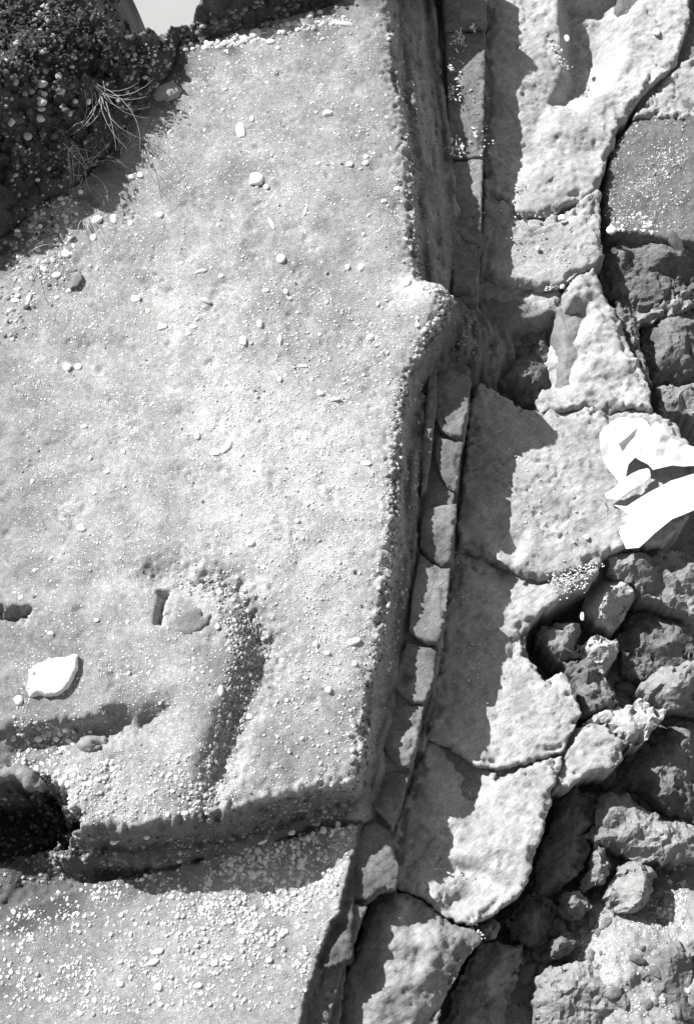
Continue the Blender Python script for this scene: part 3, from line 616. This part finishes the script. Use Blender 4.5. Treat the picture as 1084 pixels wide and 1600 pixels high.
# ------------------------------------------------------------------ single pebbles one can pick out
def ico(sub):
    t = (1 + 5 ** .5) / 2
    V = [(-1, t, 0), (1, t, 0), (-1, -t, 0), (1, -t, 0), (0, -1, t), (0, 1, t), (0, -1, -t), (0, 1, -t), (t, 0, -1), (t, 0, 1), (-t, 0, -1), (-t, 0, 1)]
    F = [(0, 11, 5), (0, 5, 1), (0, 1, 7), (0, 7, 10), (0, 10, 11), (1, 5, 9), (5, 11, 4), (11, 10, 2), (10, 7, 6), (7, 1, 8), (3, 9, 4), (3, 4, 2), (3, 2, 6), (3, 6, 8), (3, 8, 9), (4, 9, 5), (2, 4, 11), (6, 2, 10), (8, 6, 7), (9, 8, 1)]
    V = [np.array(v) / np.linalg.norm(v) for v in V]
    for _ in range(sub):
        c = {}; F2 = []
        def mid(a, b):
            k = (min(a, b), max(a, b))
            if k not in c:
                q = V[a] + V[b]; V.append(q / np.linalg.norm(q)); c[k] = len(V) - 1
            return c[k]
        for a, b, d in F:
            x, y, z = mid(a, b), mid(b, d), mid(d, a); F2 += [(a, x, z), (b, y, x), (d, z, y), (x, y, z)]
        F = F2
    return np.array(V), np.array(F)
I0, I1, I2 = ico(0), ico(1), ico(2)
def px_size(x, y, z): return ((y * CP) + (CAM_H - z) * SP) / FPX
def peb_verts(base, a, b, c, ang, s, lump=.22):
    V = base.copy()
    # knock off random caps so the outline is angular rather than round
    rs = np.random.default_rng(s)
    for k in range(5):
        n = rs.normal(size=3); n /= np.linalg.norm(n); h = rs.uniform(.62, .92); d = V @ n
        V = V - np.outer(np.clip(d - h, 0, None) * .9, n)
    V = V * (1 + lump * .5 * fbm(V[:, 0] * 1.6 + s, V[:, 1] * 1.6, V[:, 2] * 1.6, s % 50, 2))[:, None]
    V = V * np.array([a, b, c]); ca, sa = math.cos(ang), math.sin(ang)
    return np.stack([V[:, 0] * ca - V[:, 1] * sa, V[:, 0] * sa + V[:, 1] * ca, V[:, 2]], 1)
def describe(p, base):
    u, v, w_, h_ = p[:4]; r = w_ / h_; sl = abs(p[4]) if len(p) > 4 else 0
    shape = 'slanting' if sl >= 15 and max(r, 1 / r) > 1.3 else 'flat' if r > 1.5 else 'wide oval' if r > 1.15 else 'upright' if r < .67 else 'tall oval' if r < .87 else 'round'
    size = 'tiny' if w_ * h_ < 62 else 'small' if w_ * h_ < 110 else 'fair-sized'
    if 'upper earth bank' in base:
        row = ['near the dark mound', 'by the jutting edge', 'halfway down the bank', 'above the curved gravel', 'beside the curved gravel', 'close to the lower trench'][sum(v > k for k in (370, 545, 700, 900, 1090))]
        col = ['far left', 'left', 'middle', 'right of middle', 'beside the scarp'][sum(u > k for k in (95, 220, 400, 500))]
        return f'{size} {shape} bank pebble {row}, {col}'
    if 'near bank' in base:
        return f'{size} {shape} pebble in near gravel, ' + ['by the trench', 'in the middle', 'at the bottom edge'][sum(v > k for k in (1365, 1475))] + ' ' + ['left', 'centre', 'by the blocks'][sum(u > k for k in (275, 400))]
    if 'far rim' in base: return f'{size} {shape} pebble on the far rim, ' + ['left end', 'left of the big stone', 'beside the big stone', 'right of the big stone', 'right end'][sum(u > k for k in (325, 375, 430, 480))]
    if 'mound' in base: return f'{size} {shape} stone in the mound, ' + ['at its top', 'above the column', 'beside the column', 'low on its face'][sum(v > k for k in (40, 125, 175))] + ' ' + ['left', 'middle', 'right'][sum(u > k for k in (60, 130))]
    return base
def pebbles(lst, group, label, tone=.8, embed=.08):
    u = np.array([p[0] for p in lst], float); v = np.array([p[1] for p in lst], float)
    X, Y, Z, ok = on_ground(u, v)
    for i, p in enumerate(lst):
        zz = p[6] if len(p) > 6 and p[6] is not None else None
        x, y, z = X[i], Y[i], Z[i]
        if zz is not None: x, y = at(p[0], p[1], zz); x, y, z = float(x), float(y), zz
        s = px_size(x, y, z); a, b = p[2] * s / 2 * 1.08, p[3] * s / 2 * 1.1; ang = math.radians(p[4] if len(p) > 4 else 0)
        c = min(a, b) * .6
        t = p[7] if len(p) > 7 else tone * random.uniform(.88, 1.08)
        V = peb_verts(I2[0], a, b, c, ang, int(p[0] * 7 + p[1]))
        o = mesh_obj('pebble', V, I2[1], M_PEB, tone=np.full(len(V), min(t, .85)))
        o.location = (x, y, z + c * embed)
        tag(o, p[5] if len(p) > 5 and p[5] else describe(p, label), 'pebble', group)
pebbles([(400, 282, 24, 24, 0, 'large round white pebble high in the middle of the earth bank'), (377, 205, 14, 29, 12, 'tall oval white pebble above the large round one'),
         (511, 178, 14, 12, 0, 'single white pebble high on the bank, towards the scarp'), (546, 258, 12, 9, 0), (572, 246, 9, 8), (571, 255, 9, 8), (620, 296, 9, 9), (394, 186, 6, 10), (424, 349, 6, 22, 25, 'thin slanting white splinter below the large round pebble'),
         (478, 328, 5, 18, -15, 'thin upright pale splinter in the upper bank'), (416, 293, 9, 9), (599, 315, 9, 7), (439, 405, 13, 15, 0, 'squarish white pebble in the middle of the bank'),
         (415, 455, 11, 7), (447, 457, 7, 10), (453, 467, 8, 6), (564, 418, 9, 12), (543, 418, 8, 9), (406, 507, 12, 12), (437, 532, 7, 20, 8), (380, 534, 10, 17, 5, 'upright white pebble beside a small dark pit in the bank'),
         (521, 624, 21, 8, 3, 'flat lens-shaped white pebble near the middle of the bank'), (578, 528, 13, 11), (634, 442, 15, 15, 30, 'angular white pebble where the bank edge juts out'), (472, 573, 17, 6), (437, 594, 7, 9), (500, 615, 12, 9), (652, 508, 8, 8),
         (572, 725, 16, 8, 0), (464, 815, 8, 7), (391, 849, 14, 10, 15), (550, 1003, 27, 11, 18, 'long pale pebble close to the scarp in the lower bank'), (494, 1007, 11, 9), (511, 1021, 9, 7), (441, 1033, 9, 8), (554, 1037, 8, 10), (513, 1078, 11, 10), (477, 1059, 9, 7),
         (213, 468, 15, 13, 10), (254, 512, 16, 9, 20), (232, 487, 7, 8), (314, 425, 19, 7, 15, 'slim pale splinter beside the smooth strip of the bank'), (346, 433, 8, 7), (295, 521, 9, 7), (304, 512, 10, 7), (322, 470, 20, 9, -20, None, None, .42),
         (106, 573, 13, 15, 20, 'left one of two neighbouring white pebbles on the bank'), (123, 573, 10, 12, 0, 'right one of two neighbouring white pebbles on the bank'),
         (337, 708, 16, 11, 5), (356, 697, 11, 30, -38, 'long slanting white stone in the palest part of the bank'), (309, 681, 8, 15), (132, 667, 10, 6), (128, 826, 13, 12, 0, 'white pebble with a dark crack beside it, left bank'),
         (105, 398, 16, 12, -30), (89, 431, 14, 10, 20), (46, 468, 8, 13), (24, 470, 13, 7), (152, 345, 16, 13, 10), (179, 342, 11, 17, 20), (206, 277, 10, 10), (220, 275, 9, 11), (77, 264, 7, 7), (126, 300, 9, 8), (250, 336, 11, 10), (147, 372, 9, 13), (65, 354, 9, 9), (205, 350, 8, 9),
         (139, 160, 10, 13), (230, 124, 15, 7, 15), (87, 374, 9, 9), (108, 456, 8, 7), (30, 1095, 13, 15, 10), (80, 990, 9, 8), (34, 935, 8, 8), (152, 970, 8, 7), (390, 1120, 12, 9, 10), (60, 1155, 15, 12, 0), (110, 1160, 19, 7, -38, 'slanting white sliver beside the stone in the hollow'), (88, 1155, 9, 10), (97, 1170, 11, 9),
         (180, 1316, 15, 9, 5), (230, 1308, 10, 8), (340, 980, 8, 9), (345, 1080, 9, 18, 5, None, None, .45), (140, 1225, 11, 9), (103, 1215, 8, 8)],
        'pebbles scattered over the upper earth bank', 'small pale pebble half buried in the upper earth bank')
pebbles([(400, 55, 19, 20, 0, 'big pale stone on the far rim of the bank'), (485, 25, 12, 12, 0), (537, 37, 30, 10, -12, 'long flat pale stone at the far end of the bank'), (423, 66, 13, 9), (434, 77, 9, 10), (437, 52, 10, 9), (315, 60, 14, 12, 20, None, None, .4), (340, 66, 10, 12), (352, 70, 12, 13, 0, None, None, .45), (368, 58, 13, 8), (295, 66, 9, 9), (450, 40, 10, 9), (500, 20, 9, 8), (465, 48, 8, 8), (383, 62, 9, 9), (328, 70, 8, 9)],
        'pebbles along the far rim of the bank', 'small pebble in the pale band along the far rim of the bank', tone=.6)
pebbles([(66, 136, 21, 15, 5, 'topmost of the column of pale stones in the dark mound', None, .5), (67, 148, 15, 10, 0, 'second from the top in the column of pale stones', None, .45), (65, 161, 19, 16, 10, 'largest round stone in the middle of the column in the mound', None, .52), (66, 173, 12, 8, 0, 'small flat stone low in the column in the mound', None, .45), (65, 187, 14, 15, 0, 'lowest stone of the column in the dark mound', None, .55), (50, 146, 11, 9, 0, 'small grey stone just left of the column of pale stones', None, .3),
         (20, 192, 12, 18, 0, 'pale stone in the mound at the left edge of view', None, .6), (44, 214, 14, 16, 30, 'pale stone below the column, set in the dark mound', None, .4), (28, 70, 18, 14, -40, 'slanting grey stone high in the mound at the left', None, .4), (110, 180, 8, 12, 0, None, None, .5), (119, 162, 8, 8), (62, 24, 10, 10), (92, 120, 10, 12, 20, None, None, .4), (75, 30, 8, 12, 0, None, None, .4), (113, 105, 9, 6), (155, 22, 8, 9), (98, 110, 8, 8), (26, 130, 10, 12, 0, None, None, .4), (185, 160, 8, 8), (200, 165, 8, 7)],
        'stones in the dark mound', 'small pale stone stuck in the dark mound', tone=.55, embed=.3)
pebbles([(247, 1487, 20, 10, 15, 'flat white pebble in the gravel of the near bank, upper of two'), (238, 1505, 24, 9, 25, 'long pale pebble just below the flat white one in the near gravel'), (335, 1505, 14, 9), (190, 1538, 12, 9), (248, 1543, 13, 12, 30), (190, 1430, 8, 8), (357, 1497, 14, 8, -10), (320, 1494, 11, 8), (392, 1364, 13, 8), (360, 1350, 10, 8), (430, 1412, 12, 9), (410, 1315, 16, 8, 20), (455, 1300, 12, 10), (505, 1298, 11, 12), (528, 1288, 8, 10), (470, 1345, 10, 8), (440, 1460, 10, 8), (360, 1440, 10, 8), (300, 1452, 9, 7), (268, 1402, 10, 7), (510, 1340, 9, 8), (380, 1470, 9, 9), (310, 1540, 13, 9), (420, 1500, 11, 9), (280, 1345, 11, 7)],
        'pebbles in the gravel of the near bank', 'small pale pebble in the gravel of the near bank', tone=.66)
pebbles([(955, 360, 16, 15, 0, 'white pebble at the corner of the gravel floor beside the slab', -.03), (959, 392, 10, 11, 0, 'white pebble lying on the dark rock near the slab corner', -.08), (1025, 50, 11, 14, 0, 'white oval pebble on the slab in the far right corner', -.01), (877, 341, 11, 12, 0, 'white pebble just below the crack between the two far slabs', .004),
         (840, 388, 8, 8, 0, 'small white pebble on the slab near the shadow line', .004), (916, 839, 9, 10, 0, 'lone pale pebble on the wide slab below the papers', .004), (909, 963, 7, 13, 0, 'small upright white pebble at the edge of the hollow', -.06), (878, 448, 9, 7, 20, 'white pebble on the joint at the near end of the far slabs', .0), (885, 60, 8, 13, 10, 'upright white pebble on the hollowed far slab', .0)],
        'pebbles lying on the stone courses', 'pebble', tone=.7)

rubble([([(865, 1235), (960, 1200), (1060, 1100), (1070, 1330), (1000, 1340), (930, 1330), (900, 1420), (880, 1520), (740, 1560), (745, 1470), (815, 1400)], 170, 8, 40), ([(820, 980), (905, 900), (1060, 930), (1060, 1090), (900, 1110)], 80, 8, 34), ([(940, 380), (1060, 380), (1060, 650), (1010, 600)], 60, 8, 34), ([(900, 1400), (1060, 1340), (1060, 1580), (800, 1580)], 70, 6, 26)])

# ------------------------------------------------------------------ gravel too small to pick apart
def gravel(name, label, jobs):
    VV, FF, TN = [], [], []; off = 0
    for poly, n, s0, s1, t0, t1 in jobs:
        P = np.array(poly, float); lo, hi = P.min(0), P.max(0); U = []
        while len(U) < n:
            q = RNG.uniform(lo, hi, (n * 3, 2)); q = q[inside(q[:, 0], q[:, 1], P)]; q = q[RNG.random(len(q)) < .25 + 1.1 * sstep(-.15, .45, fbm(q[:, 0] / 42, q[:, 1] / 42, 0, 200 + n % 37, 3))]; U += q.tolist()
        U = np.array(U[:n]); X, Y, Z, ok = on_ground(U[:, 0], U[:, 1])
        for i in range(n):
            if not ok[i]: continue
            sz = s0 + (s1 - s0) * RNG.random() ** 2.4
            s = px_size(X[i], Y[i], Z[i]) * sz / 2
            b = I1 if sz > 5.5 else I0
            a1 = s * RNG.uniform(.85, 1.35); b1 = s * RNG.uniform(.7, 1.05); c1 = min(a1, b1) * RNG.uniform(.55, .85)
            ang = RNG.uniform(0, 6.28); ca, sa = math.cos(ang), math.sin(ang)
            V = b[0] * (1 + RNG.uniform(-.16, .16, (len(b[0]), 1))) * np.array([a1, b1, c1])
            V = np.stack([V[:, 0] * ca - V[:, 1] * sa + X[i], V[:, 0] * sa + V[:, 1] * ca + Y[i], V[:, 2] + Z[i] + c1 * RNG.uniform(-.75, 0)], 1)
            VV.append(V); FF.append(b[1] + off); off += len(V); TN.append(np.full(len(V), RNG.uniform(t0, t1) if RNG.random() > .12 else min(.8, t1 * 1.25)))
    o = mesh_obj(name, np.vstack(VV), np.vstack(FF), M_PEB, tone=np.concatenate(TN)); tag(o, label, 'gravel', kind='stuff'); return o
bank_px = [(290, 80), (595, 20), (640, 400), (690, 465), (630, 580), (605, 850), (560, 1140), (545, 1210), (320, 1280), (110, 1290), (20, 1200), (20, 420), (200, 270)]
gravel('bank_gravel', 'fine loose gravel strewn over the pale upper earth bank', [
    (bank_px, 10500, 1.5, 4.4, .36, .8), (bank_px, 600, 3, 8, .5, .8), (bank_px, 600, 2.5, 6, .14, .26),
    ([(300, 460), (640, 440), (600, 900), (540, 1200), (430, 1180), (420, 950), (330, 880), (300, 700)], 1800, 2, 6, .45, .8)])
edge = [(600, 40), (618, 150), (632, 280), (640, 400), (648, 440), (660, 440), (652, 300), (640, 180), (618, 20)]
edge2 = [(690, 478), (706, 488), (690, 520), (640, 570), (632, 640), (626, 720), (624, 800), (616, 880), (606, 960), (595, 1040), (580, 1110), (575, 1170), (570, 1230), (545, 1230), (552, 1150), (570, 1050), (590, 940), (600, 840), (606, 720), (614, 640), (628, 575), (655, 535)]
gravel('scarp_gravel', 'pebbles lodged along the crumbling upper edge of the scarp', [(edge, 380, 2.5, 9, .08, .36), (edge2, 950, 2.5, 10, .07, .36), ([(640, 440), (690, 448), (708, 470), (700, 500), (660, 560), (640, 575), (645, 540), (680, 490), (685, 466)], 260, 2.5, 10, .12, .42),
    ([(620, 100), (700, 60), (705, 440), (655, 430), (640, 250)], 350, 2, 6, .15, .4), ([(630, 600), (665, 600), (640, 900), (600, 1110), (575, 1200), (590, 1040), (615, 850)], 500, 2, 7, .15, .45)])
rimp = [(280, 905), (340, 905), (385, 920), (412, 965), (424, 1010), (410, 1065), (388, 1115), (370, 1180), (350, 1240), (330, 1285), (305, 1280), (318, 1200), (340, 1120), (352, 1040), (350, 970), (330, 935), (280, 930)]
gravel('rim_gravel', 'coarse grey gravel in a curved band on the lower bank', [(rimp, 3000, 1.8, 6.5, .12, .42), (rimp, 160, 5, 13, .2, .5)])
gravel('near_gravel', 'dense pale gravel covering the near bank at the bottom', [
    ([(555, 1290), (525, 1420), (490, 1500), (470, 1575), (-5, 1590), (-5, 1420), (160, 1375), (330, 1340), (500, 1295)], 3300, 2, 8, .3, .62),
    ([(558, 1285), (520, 1420), (420, 1480), (300, 1420), (330, 1350), (480, 1300)], 700, 3, 10, .45, .75),
    ([(-5, 1310), (110, 1300), (200, 1310), (320, 1290), (550, 1215), (560, 1270), (420, 1310), (250, 1350), (100, 1380), (-5, 1390)], 1300, 2, 9, .07, .30), ([(-5, 1225), (95, 1240), (100, 1300), (-5, 1308)], 160, 3, 11, .06, .25),  # gravel in the shaded band and pit toned darker to carry the shade
    ([(100, 1190), (330, 1180), (320, 1270), (110, 1290)], 500, 3, 9, .25, .55), ([(20, 1120), (110, 1140), (120, 1230), (20, 1215)], 220, 3, 11, .25, .6)])
gravel('mound_gravel', 'stony rubble scattered in the dark turf of the mound', [
    ([(-5, 0), (185, 20), (200, 60), (120, 130), (-5, 230)], 380, 3, 12, .08, .42), ([(-5, 0), (185, 20), (270, 110), (130, 330), (-5, 420)], 650, 3, 14, .03, .12), ([(20, 230), (200, 60), (270, 110), (130, 300), (20, 380)], 380, 2, 8, .10, .5),
    ([(280, 75), (400, 48), (520, 22), (560, 30), (400, 66), (285, 90)], 420, 3, 11, .25, .6), ([(200, 50), (290, 40), (400, 5), (520, -15), (560, 10), (400, 48), (285, 75)], 420, 3, 12, .03, .22), ([(-5, 380), (90, 330), (120, 420), (60, 520), (-5, 540)], 300, 2.5, 10, .08, .5), ([(190, 80), (270, 60), (280, 130), (200, 170)], 160, 3, 9, .2, .55), ([(20, 330), (130, 300), (120, 400), (20, 470)], 260, 3, 10, .25, .65)])
gravel('trench_gravel', 'loose gravel and grit on the trench floor at the right', [
    ([(985, 186), (1075, 186), (1075, 372), (955, 360), (945, 300), (955, 230)], 1300, 1.6, 5, .18, .5), ([(950, 300), (975, 318), (1010, 335), (1030, 366), (985, 362), (950, 362), (944, 340)], 90, 2, 8, .35, .7),
    ([(905, 1430), (1075, 1380), (1075, 1590), (880, 1590)], 1200, 2, 6, .2, .5), ([(1020, 1320), (1070, 1320), (1070, 1450), (1020, 1450)], 180, 3, 8, .35, .7), ([(690, 480), (760, 490), (800, 560), (700, 570), (650, 560)], 260, 2, 6, .12, .3)])
def slab_grit():
    """crumbs lying on the stone tops along joints and the slab below the papers"""
    VV, FF, TN = [], [], []; off = 0
    for (u0, v0, u1, v1, n, sp, z) in [(860, 905, 905, 890, 60, 8, .004), (880, 925, 918, 900, 70, 14, .0), (905, 890, 940, 882, 40, 6, .004), (845, 452, 880, 445, 24, 4, -.005), (800, 338, 860, 336, 16, 3, .003), (860, 60, 885, 110, 60, 9, .008), (740, 1440, 756, 1466, 14, 5, -.03), (640, 1345, 740, 1370, 18, 9, -.02), (700, 60, 760, 240, 40, 12, .14), (700, 900, 760, 1100, 60, 60, .005), (780, 660, 880, 860, 70, 60, .006), (770, 340, 900, 420, 40, 30, .004)]:
        for k in range(n):
            t = RNG.random(); u = u0 + (u1 - u0) * t + RNG.normal() * sp * .5; v = v0 + (v1 - v0) * t + RNG.normal() * sp * .5
            x, y = at(u, v, z); s = px_size(x, y, z) * RNG.uniform(1.4, 4.5) / 2
            V = I0[0] * (1 + RNG.uniform(-.2, .2, (12, 1))) * np.array([s, s * .8, s * .7]) + np.array([x, y, z])
            VV.append(V); FF.append(I0[1] + off); off += 12; TN.append(np.full(12, RNG.uniform(.35, .75)))
    o = mesh_obj('stone_grit', np.vstack(VV), np.vstack(FF), M_PEB, tone=np.concatenate(TN)); tag(o, 'pale crumbs of stone lying on the slabs and joints', 'grit', kind='stuff')
slab_grit()

# ------------------------------------------------------------------ papers
def ridged(x, y, s):
    r = 0
    for k in range(4):
        a = 0.7 + 1.9 * k + s; q = (x * math.cos(a) + y * math.sin(a)) * (9 + 8 * k) + s * 3.1 + .5 * fbm(x * 11, y * 11, 0, int(s) + k, 3)
        r = r + np.abs((q % 2) - 1) / (1 + .8 * k)
    return r / 2.2
def sheet(name, outline, zf, parent=None, seed=0, crumple=.012, th=.0015, mat=None):
    P = pts(outline, .03); D = []
    for i in range(len(P)):
        a, b = P[i], P[(i + 1) % len(P)]; n = max(1, int(np.hypot(*(b - a)) / .006))
        for k in range(n): D.append(a + (b - a) * k / n)
    D = np.array(D); m = len(D); lo, hi = D.min(0), D.max(0)
    gx, gy = np.meshgrid(np.arange(lo[0], hi[0], .006), np.arange(lo[1], hi[1], .006)); G = np.stack([gx.ravel(), gy.ravel()], 1) + RNG.uniform(-.0015, .0015, (gx.size, 2))
    G = G[sdf(G[:, 0], G[:, 1], D) > .004]
    r = delaunay_2d_cdt([Vector(q) for q in np.vstack([D, G])], [(i, (i + 1) % m) for i in range(m)], [], 1, 1e-7)
    V2 = np.array([tuple(v) for v in r[0]])
    Z = zf(V2[:, 0], V2[:, 1]) + crumple * ridged(V2[:, 0], V2[:, 1], seed)
    o = mesh_obj(name, np.stack([V2[:, 0], V2[:, 1], Z], 1), [tuple(f) for f in r[2]], mat or M_PAPER, parent, smooth=False)
    md = o.modifiers.new('thickness', 'SOLIDIFY'); md.thickness = th; return o
def lift(px, py, base, k, rad):
    cx, cy = at(px, py, .03)
    return lambda x, y: base + k * np.exp(-((x - cx) ** 2 + (y - cy) ** 2) / rad ** 2)
pa = empty('crumpled_paper', (1.03, 1.9, .0)); tag(pa, 'crumpled bright white paper with a pale tongue, upper of two on the slab', 'paper')
M_PAPER2 = mat_plain('greyed_paper', .48, 30, .2, .8, .2)
for nm, ol, zf, sd, cr, mt in [
    ('sheet', [(951, 662), (968, 656), (1001, 661), (1012, 676), (1021, 666), (1048, 690), (1090, 700), (1090, 728), (1048, 731), (1018, 737), (1010, 730), (990, 718), (980, 728), (976, 752), (968, 756), (952, 735), (950, 700)], lift(1010, 690, .018, .05, .11), 1.3, .026, M_PAPER),
    ('torn_edge', [(936, 679), (943, 665), (955, 659), (960, 680), (958, 715), (956, 738), (944, 722), (937, 700)], lift(948, 690, .012, .02, .05), 2.1, .010, M_PAPER2),
    ('tongue', [(944, 771), (958, 763), (975, 750), (998, 735), (1014, 730), (1016, 744), (1005, 756), (982, 770), (964, 780), (948, 778)], lift(985, 752, .02, .03, .05), 3.7, .012, M_PAPER),
    ('flap', [(955, 690), (978, 670), (996, 664), (1000, 672), (975, 692), (960, 702)], lift(980, 680, .065, .02, .04), 4.2, .008, M_PAPER)]:
    o = sheet(nm, ol, zf, seed=sd, crumple=cr, mat=mt); o.parent = pa; o.location = tuple(-c for c in pa.location)
o = sheet('flat_paper', [(958, 789), (978, 793), (1010, 772), (1048, 750), (1095, 735), (1095, 790), (1048, 813), (1020, 836), (998, 855), (978, 856), (967, 832), (970, 822), (978, 818), (971, 810), (980, 806), (974, 800)], lift(1010, 800, .012, .035, .10), seed=5.5, crumple=.016)
tag(o, 'bright white paper with a frayed left edge, lower of two on the slab', 'paper')

# ------------------------------------------------------------------ dry grass, weeds, twigs
def strips(name, blades, mat, wd=.0016):
    """each blade: list of points; three-sided tapering stalk"""
    V, F = [], []
    for pl in blades:
        n = len(pl)
        for i, p in enumerate(pl):
            r = wd * (1 - .75 * i / (n - 1))
            for k in range(3):
                a = k * 2.094; V.append((p[0] + r * math.cos(a), p[1] + r * math.sin(a) * .7, p[2] + r * math.sin(a) * .7))
        b = len(V) - 3 * n
        for i in range(n - 1):
            for k in range(3):
                k2 = (k + 1) % 3; F.append((b + 3 * i + k, b + 3 * i + k2, b + 3 * i + 3 + k2, b + 3 * i + 3 + k))
    return mesh_obj(name, V, F, mat)
def tuft(u, v, n, L, label, ang0, spread, wd=.0011):
    X, Y, Z, ok = on_ground([u], [v]); B = []
    for k in range(n):
        a = math.radians(ang0 + random.uniform(-spread, spread)); l = L * random.uniform(.4, 1); h = random.uniform(.15, .5) * l
        x0, y0 = X[0] + random.gauss(0, .022), Y[0] + random.gauss(0, .022); cv = random.uniform(-1.1, 1.1)
        pl = []
        for i in range(7):
            t = i / 6; aa = a + cv * t
            pl.append((x0 + math.cos(aa) * l * t, y0 + math.sin(aa) * l * t, 0))
        pl = [(p[0], p[1], max(float(gz(np.array([p[0]]), np.array([p[1]]))[0]) + .004 + h * math.sin(3.0 * (i / 6)) * .6, Z[0])) for i, p in enumerate(pl)]
        B.append(pl)
    o = strips('dry_grass_tuft', B, M_STRAW, wd); tag(o, label, 'grass', 'dry grass tufts on the bank')
tuft(150, 140, 15, .34, 'long dry grass hanging down the edge of the dark mound', -60, 40, .0013)
tuft(125, 258, 18, .17, 'spiky dry grass tuft at the foot of the dark mound', -90, 150, .0013)
tuft(195, 240, 9, .16, 'few dry stalks beside the grey flattish stone', 90, 60)
tuft(42, 420, 14, .18, 'dry grass tuft at the left edge below the mound shade', -60, 90, .0013)
tuft(140, 345, 8, .16, 'thin dry stalks between two white pebbles near the mound', -40, 60)
def sprig(u, v, z, n, r, label):
    cx, cy = at(u, v, z); V, F = [], []
    for k in range(n):
        a, q = random.uniform(0, 6.28), r * random.random() ** .6; x, y = cx + q * math.cos(a) * .7, cy + q * math.sin(a) * 1.3; h = z + random.uniform(.005, .035)
        s = random.uniform(.004, .009); b = random.uniform(0, 6.28); t = random.uniform(-.5, .5); o = len(V)
        for j, (dx, dy) in enumerate(((1, 0), (.2, .5), (-1, 0), (.2, -.5))):
            V.append((x + s * (dx * math.cos(b) - dy * math.sin(b)), y + s * (dx * math.sin(b) + dy * math.cos(b)), h + t * s * dx))
        F.append((o, o + 1, o + 2, o + 3)); o2 = len(V)
        V += [(x, y, h), (x + .0012, y, h), (x * .85 + cx * .15, y * .85 + cy * .15, z - .004)]; F.append((o2, o2 + 1, o2 + 2))
    m = mesh_obj('weed_sprig', V, F, M_LICHEN, smooth=False); tag(m, label, 'weed', 'small weeds on the narrow course')
sprig(716, 68, .14, 34, .045, 'pale weed sprig near the far end of the narrow course'); sprig(702, 114, .14, 12, .02, 'tiny pale weed against the scarp, second from the far end')
sprig(711, 146, .14, 30, .045, 'pale weed sprig midway along the longest far block'); sprig(712, 236, .14, 42, .045, 'pale weed sprig by the joint of the far blocks, nearest of its group')
sprig(739, 50, .14, 12, .02, 'pale weed tuft in the shaded joint of the farthest blocks'); sprig(742, 212, .14, 8, .016, 'tiny weed on the sunny edge of the far block')
def twig(lst, z, label, r=.0025, mat=None):
    pl = []
    for u, v in lst:
        x, y = at(u, v, z); pl.append((float(x), float(y), z + .004))
    o = strips('twig', [pl], mat or M_STRAW, r); tag(o, label, 'twig')
twig([(934, 776), (940, 780), (944, 788), (944, 800)], .006, 'short curved twig on the slab left of the papers', .0028)
twig([(940, 1172), (955, 1166), (972, 1158)], .0, 'straight pale straw on the small slab right of the joint', .0016)
def hang(lst, label):
    u = np.array([p[0] for p in lst], float); v = np.array([p[1] for p in lst], float); X, Y, Z, ok = on_ground(u, v)
    o = strips('root', [[(X[i], Y[i], Z[i] + .012) for i in range(len(lst))]], M_STRAW, .002); tag(o, label, 'root')
hang([(500, 1450), (512, 1440), (522, 1430), (528, 1422)], 'thin pale root lying on the edge of the near bank')
hang([(505, 1404), (520, 1404), (532, 1406)], 'thin straight straw poking over the near bank edge')

# scrub on top of the mound in the far left corner
def scrub():
    V, F = [], []; X, Y, Z, ok = on_ground(RNG.uniform(-30, 185, 260), RNG.uniform(-20, 110, 260))
    for i in range(260):
        if not ok[i]: continue
        for k in range(4):
            s = RNG.uniform(.005, .012); b = RNG.uniform(0, 6.28); x, y, z = X[i] + RNG.normal() * .02, Y[i] + RNG.normal() * .02, Z[i] + RNG.uniform(0, .05); t = RNG.uniform(-.8, .8); o = len(V)
            for dx, dy in ((1, 0), (.1, .45), (-1, 0), (.1, -.45)):
                V.append((x + s * (dx * math.cos(b) - dy * math.sin(b)), y + s * (dx * math.sin(b) + dy * math.cos(b)), z + t * s * dx + .3 * s * dy))
            F.append((o, o + 1, o + 2, o + 3))
    m = mesh_obj('scrub', V, F, mat_plain('scrub_leaf', .06, 40, .4)); tag(m, 'low dark scrub on top of the mound in the far left corner', 'scrub', kind='stuff')
scrub()

# look-alike pebbles that still share words: say which one by its order from the left
ordinal = {2: ['left one', 'right one'], 3: ['left one', 'middle one', 'right one'], 4: ['first from left', 'second from left', 'third from left', 'fourth from left']}
byl = {}
for o in COL.objects:
    if o.get('category') == 'pebble': byl.setdefault(o['label'], []).append(o)
for l, os_ in byl.items():
    if 1 < len(os_) < 5:
        for o, w_ in zip(sorted(os_, key=lambda q: q.location.x), ordinal[len(os_)]): o['label'] = l + ', ' + w_
